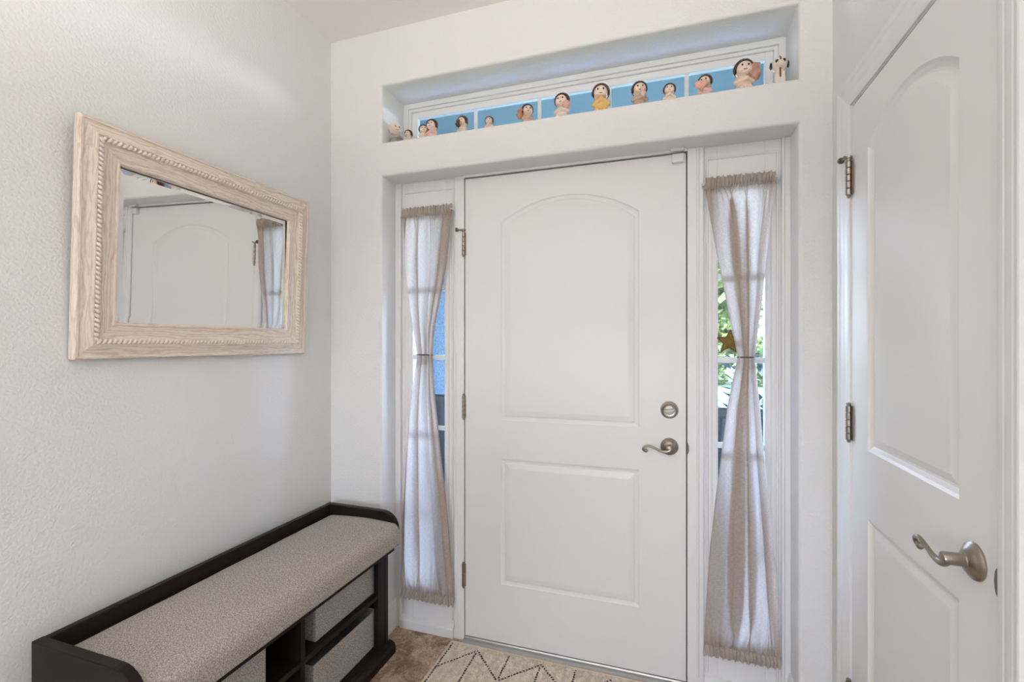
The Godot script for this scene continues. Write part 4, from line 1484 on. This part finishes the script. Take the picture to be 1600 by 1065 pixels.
	stripe.tube([Vector3(0, 0.110, 0.012), Vector3(0, 0.098, 0.0265), Vector3(0, 0.0905, 0.0285)], [0.0025], 8)
	put("stripe", stripe, ceramic(Color(0.45, 0.29, 0.20)), d)
	stripe = Geo.new()
	stripe.tube([Vector3(0, 0.066, 0.020), Vector3(0, 0.050, 0.0195), Vector3(0, 0.034, 0.0235)], [0.0028], 8)
	put("stripe", stripe, ceramic(Color(0.45, 0.29, 0.20)), d)

# ---------------------------------------------------------------- rug
func build_rug():
	var x0 := -0.897
	var x1 := 0.10
	var z0 := -1.880
	var z1 := -0.35
	var t := thing("rug", "cream rug with black dashed zigzag lines lying before the front door", "rug", Vector3.ZERO)
	var W := 1024
	var H := 1536
	var n1 := noise(101, 0.02, 4)
	var n2 := noise(102, 0.12, 2)
	var im := Image.create(W, H, false, Image.FORMAT_RGB8)
	for y in H:
		for x in W:
			var v := n1.get_noise_2d(x * 1.6, y * 0.7) * 0.5 + n2.get_noise_2d(x * 1.2, y * 0.8) * 0.4
			im.set_pixel(x, y, Color(0.71, 0.655, 0.595).lerp(Color(0.92, 0.875, 0.815), clampf(v + 0.62, 0, 1)))
	var rng := RandomNumberGenerator.new()
	rng.seed = 77
	var px := func(a: Vector2) -> Vector2:
		return Vector2((a.x - x0) / (x1 - x0) * W, (a.y - z0) / (z1 - z0) * H)
	var dash := func(a: Vector2, b: Vector2):
		var L := a.distance_to(b)
		var step := 0.0135
		var k := 0.0
		while k < L:
			var c: Vector2 = px.call(a.lerp(b, k / L) + Vector2(rng.randf_range(-1, 1), rng.randf_range(-1, 1)) * 0.0012)
			var dirv: Vector2 = (b - a).normalized()
			var rx := 2 if absf(dirv.x) < 0.5 else 4
			var ln := rng.randi_range(3, 5)
			for i in range(-5, 6):
				for j in range(-5, 6):
					var q := Vector2(i, j)
					if absf(q.dot(dirv)) <= ln and absf(q.dot(Vector2(-dirv.y, dirv.x))) <= 3.6:
						var X := int(c.x) + i
						var Y := int(c.y) + j
						if X >= 0 and Y >= 0 and X < W and Y < H:
							im.set_pixel(X, Y, Color(0.10, 0.085, 0.075).lightened(rng.randf() * 0.12))
			k += step
	# border, verticals, then rows of zigzags
	dash.call(Vector2(-0.886, z0 + 0.016), Vector2(-0.886, z1 - 0.016))
	dash.call(Vector2(0.089, z0 + 0.016), Vector2(0.089, z1 - 0.016))
	for r in 5:
		var zp := -1.850 + r * 0.29
		for k in 4:
			var xp := -0.762 + k * 0.278
			dash.call(Vector2(xp, zp), Vector2(min(xp + 0.139, 0.089), zp + 0.143))
			dash.call(Vector2(xp, zp), Vector2(max(xp - 0.139, -0.886), zp + 0.143))
			if xp < 0.05:
				dash.call(Vector2(xp, zp + 0.022), Vector2(xp, zp + 0.255))
			if xp + 0.139 < 0.08:
				dash.call(Vector2(xp + 0.139, zp - 0.012), Vector2(xp + 0.139, zp + 0.125))
	var m := plain(Color.WHITE, 1.0)
	m.albedo_texture = ImageTexture.create_from_image(im)
	m.normal_enabled = true
	m.normal_texture = normal_tex(103, 0.2, 2, 3.0, 256)
	m.normal_scale = 0.4
	var rows := []
	var uvs := []
	for i in 41:
		var row := []
		var ur := []
		var z := lerpf(z0, z1, i / 40.0)
		for j in 31:
			var x := lerpf(x0, x1, j / 30.0)
			var e: float = min(min(x - x0, x1 - x), min(z - z0, z1 - z))
			row.append(Vector3(x, 0.009 if e > 0.001 else 0.0055, z))
			ur.append(Vector2(j / 30.0, i / 40.0))
		rows.append(row)
		uvs.append(ur)
	var g := Geo.new()
	g.grid(rows, uvs, false, 0)
	put("pile", g, m, t)
	var b := Geo.new()
	var cs := [Vector3(x0, 0.0045, z0), Vector3(x1, 0.0045, z0), Vector3(x1, 0.0045, z1), Vector3(x0, 0.0045, z1)]
	for k in 4:
		b.tube([cs[k], cs[(k + 1) % 4]], [0.0042], 8)
	b.span(Vector3(x0, 0.0005, z0), Vector3(x1, 0.004, z1), 0.0)
	put("binding", b, plain(Color(0.83, 0.77, 0.69), 0.95), t)

# ---------------------------------------------------------------- outdoors
func build_outdoors():
	var pf := Geo.new()
	pf.span(Vector3(-2.2, -0.25, -4.3), Vector3(2.2, -0.03, ZO - 0.002), 0.01)
	tag(put("floor_porch", pf, M.concrete), "concrete porch slab outside the front door", "porch floor", "", "structure")
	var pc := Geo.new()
	pc.span(Vector3(-4.2, 2.72, -4.3), Vector3(4.2, 2.85, ZO - 0.05), 0.01)  # carried far out sideways to keep sky light off the left wall
	tag(put("ceiling_porch", pc, M.porch_ceiling), "porch ceiling seen through the transom, cool daylight tint in its colour", "porch ceiling", "", "structure")
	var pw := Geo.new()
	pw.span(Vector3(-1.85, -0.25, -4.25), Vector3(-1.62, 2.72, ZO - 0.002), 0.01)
	tag(put("wall_porch", pw, M.stucco), "stucco porch wall seen through the left sidelight, daylight blue in its colour", "wall", "", "structure")
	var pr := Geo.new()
	pr.span(Vector3(1.08, -0.25, -3.5), Vector3(1.28, 2.72, ZO - 0.002), 0.01)  # unseen return wall, added to block sky light from the side
	tag(put("wall_porch", pr, M.stucco), "unseen stucco return wall added to block light right of the porch", "wall", "", "structure")
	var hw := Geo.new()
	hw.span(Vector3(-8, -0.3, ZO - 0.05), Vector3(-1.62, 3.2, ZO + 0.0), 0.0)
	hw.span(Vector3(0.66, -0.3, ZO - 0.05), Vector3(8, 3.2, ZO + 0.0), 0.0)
	tag(put("wall_outer", hw, M.stucco), "stucco outer wall of the house, daylight blue in its colour", "wall", "", "structure")
	var gr := Geo.new()
	gr.span(Vector3(-60, -0.5, -80), Vector3(60, -0.20, ZO - 0.002), 0.0)
	tag(put("ground", gr, M.lawn), "green lawn in front of the house", "lawn", "", "structure")
	var rd := Geo.new()
	rd.span(Vector3(-60, -0.3, -17.6), Vector3(60, -0.17, -13.6), 0.0)
	tag(put("street", rd, M.road), "pale concrete street beyond the lawn", "street", "", "structure")
	patio_chair(Vector3(0.42, -0.03, -2.62), "black slatted patio chair outside the right sidelight")
	patio_chair(Vector3(-1.14, -0.03, -2.72), "black slatted patio chair outside the left sidelight")
	# dark potted shrub
	var ps := thing("potted_shrub", "dark potted shrub on the porch right of the patio chair", "potted plant", Vector3(0.54, -0.03, -3.2))
	var pg := Geo.new()
	pg.lathe([Vector2(0, 0), Vector2(0.14, 0), Vector2(0.19, 0.34), Vector2(0.205, 0.35), Vector2(0.205, 0.38), Vector2(0.18, 0.38), Vector2(0.17, 0.33), Vector2(0, 0.33)], Transform3D(), 24)
	put("pot", pg, M.black, ps)
	var rng := RandomNumberGenerator.new()
	rng.seed = 9
	var stg := Geo.new()
	for i in 5:
		var a := TAU * i / 5
		stg.tube([Vector3(cos(a) * 0.03, 0.32, sin(a) * 0.03), Vector3(cos(a) * 0.10, 0.75, sin(a) * 0.10), Vector3(cos(a) * 0.16, 1.1, sin(a) * 0.16)], [0.009, 0.006, 0.004], 6)
	put("stem", stg, M.bark, ps)
	var lf := Geo.new()
	for i in 260:
		var a := rng.randf() * TAU
		var hh := rng.randf_range(0.45, 1.25)
		var rr := rng.randf_range(0.02, 0.20)
		var c := Vector3(cos(a) * rr, hh, sin(a) * rr)
		var d := Vector3(cos(a), rng.randf_range(-0.3, 0.9), sin(a)).normalized()
		var sd := d.cross(Vector3(rng.randf() - 0.5, 1, rng.randf() - 0.5)).normalized() * 0.018
		var up := sd.cross(d).normalized() * 0.006
		lf.quad_to(c, c + d * 0.04 + sd, c + d * 0.09, c + d * 0.04 + up, Vector3.UP)
		lf.quad_to(c, c + d * 0.04 - sd, c + d * 0.09, c + d * 0.04 + up, Vector3.UP)
	var lo := put("foliage", lf, M.dark_leaf, ps)
	lo.set_meta("kind", "stuff")
	# trees and shrubs across the street
	var spots := [
		[-6.5, -20.5, 6.2, 2.6, "tall leafy tree across the street, far left of the group", "tree"],
		[-1.8, -21.0, 5.6, 2.4, "leafy tree across the street, straight before the door", "tree"],
		[1.6, -20.4, 5.8, 1.7, "yellow green tree across the street behind the gold star", "tree"],
		[5.6, -22.5, 6.4, 2.0, "large leafy tree across the street to the right", "tree"],
		[10.5, -21.0, 5.6, 2.4, "rightmost leafy tree across the street", "tree"],
		[-4.0, -18.9, 1.6, 1.3, "low rounded shrub across the street, left of the path", "shrub"],
		[1.0, -18.7, 1.5, 1.2, "low rounded shrub across the street below the yellow green tree", "shrub"],
		[3.5, -19.0, 1.95, 1.2, "bright rounded shrub across the street with sky above it", "shrub"],
		[6.3, -18.8, 1.7, 1.3, "low rounded shrub across the street before the large right tree", "shrub"]]
	for i in spots.size():
		grow(spots[i], i)

func grow(sp: Array, seed_: int):
	var is_tree: bool = sp[5] == "tree"
	var t := thing("street_tree" if is_tree else "shrub", sp[4], sp[5], Vector3(sp[0], -0.2, sp[1]), "trees across the street" if is_tree else "shrubs across the street")
	var rng := RandomNumberGenerator.new()
	rng.seed = 200 + seed_
	var h: float = sp[2]
	var r: float = sp[3]
	var tr := Geo.new()
	tr.tube([Vector3(0, 0, 0), Vector3(0.06, h * 0.35, 0), Vector3(0, h * 0.75, 0.05)], [0.14, 0.10, 0.05] if is_tree else [0.05, 0.04, 0.02], 8)
	put("trunk", tr, M.bark, t)
	var lm := Geo.new()
	lm.quad_to(Vector3(0, 0, 0), Vector3(0.5, 0.35, 0.05), Vector3(0, 1, 0), Vector3(0, 0.5, -0.12), Vector3(0, 0, 1))
	lm.quad_to(Vector3(0, 0, 0), Vector3(-0.5, 0.35, 0.05), Vector3(0, 1, 0), Vector3(0, 0.5, -0.12), Vector3(0, 0, 1))
	var mm := MultiMesh.new()
	mm.transform_format = MultiMesh.TRANSFORM_3D
	mm.use_colors = true
	mm.mesh = lm.mesh()
	var n := 4500 if is_tree else 2600
	mm.instance_count = n
	var blobs := []
	for i in 13:
		var a := rng.randf() * TAU
		var q := rng.randf_range(0.1, 0.6)
		var yy := 0.1 + 0.72 * (i + 0.5) / 13.0
		blobs.append([Vector3(cos(a) * r * q, h * yy, sin(a) * r * q), r * rng.randf_range(0.4, 0.62)])
	var tint := [Color(0.06, 0.095, 0.02), Color(0.13, 0.17, 0.035), Color(0.215, 0.235, 0.055)]
	for i in n:
		var bl = blobs[rng.randi() % blobs.size()]
		var d := Vector3(rng.randfn(), rng.randfn(), rng.randfn()).normalized()
		var p: Vector3 = bl[0] + d * bl[1] * pow(rng.randf(), 0.35) * Vector3(1, 0.95, 1)
		p.y = max(p.y, 0.12)
		var s := rng.randf_range(0.24, 0.42) if is_tree else rng.randf_range(0.14, 0.25)
		var b := Basis.from_euler(Vector3(rng.randf() * TAU, rng.randf() * TAU, rng.randf() * TAU)).scaled(Vector3.ONE * s)
		mm.set_instance_transform(i, Transform3D(b, p))
		var k := rng.randf() * 1.99
		mm.set_instance_color(i, tint[int(k)].lerp(tint[int(k) + 1], k - int(k)))
	var o := MultiMeshInstance3D.new()
	o.name = "foliage"
	o.multimesh = mm
	o.material_override = M.leaf
	o.set_meta("kind", "stuff")
	t.add_child(o)

func patio_chair(at: Vector3, label: String):
	var t := thing("patio_chair", label, "chair", at, "black patio chairs on the porch")
	# back towards the house (+z)
	for sx in [-1.0, 1.0]:
		var l := Geo.new()
		l.tube([Vector3(sx * 0.27, 0, 0.20), Vector3(sx * 0.27, 0.42, 0.16), Vector3(sx * 0.26, 1.03, 0.24)], [0.017, 0.018, 0.016], 10)
		put("leg", l, M.black, t)
		var f := Geo.new()
		f.tube([Vector3(sx * 0.27, 0, -0.28), Vector3(sx * 0.27, 0.62, -0.26)], [0.017], 10)
		put("leg", f, M.black, t)
		var a := Geo.new()
		a.span(Vector3(sx * 0.27 - 0.03, 0.62, -0.32), Vector3(sx * 0.27 + 0.03, 0.645, 0.20), 0.006)
		put("armrest", a, M.black, t)
	var s := Geo.new()
	s.span(Vector3(-0.27, 0.40, -0.28), Vector3(0.27, 0.44, 0.17), 0.008)
	put("seat", s, M.black, t)
	var tr := Geo.new()
	tr.span(Vector3(-0.28, 0.995, 0.215), Vector3(0.28, 1.045, 0.255), 0.01)
	put("top_rail", tr, M.black, t)
	var bp := Geo.new()
	bp.quad_to(Vector3(-0.265, 0.42, 0.150), Vector3(0.265, 0.42, 0.150), Vector3(0.265, 1.0, 0.218), Vector3(-0.265, 1.0, 0.218), Vector3(0, 0, -1))
	bp.quad_to(Vector3(-0.265, 0.42, 0.156), Vector3(0.265, 0.42, 0.156), Vector3(0.265, 1.0, 0.224), Vector3(-0.265, 1.0, 0.224), Vector3(0, 0, 1))
	put("back_panel", bp, M.black, t)
	for i in 6:
		var sl := Geo.new()
		var x := -0.225 + i * 0.09
		sl.tube([Vector3(x, 0.42, 0.165), Vector3(x, 0.70, 0.195), Vector3(x, 1.0, 0.235)], [0.0435], 10, true, 0.2)
		put("slat", sl, M.slate, t)
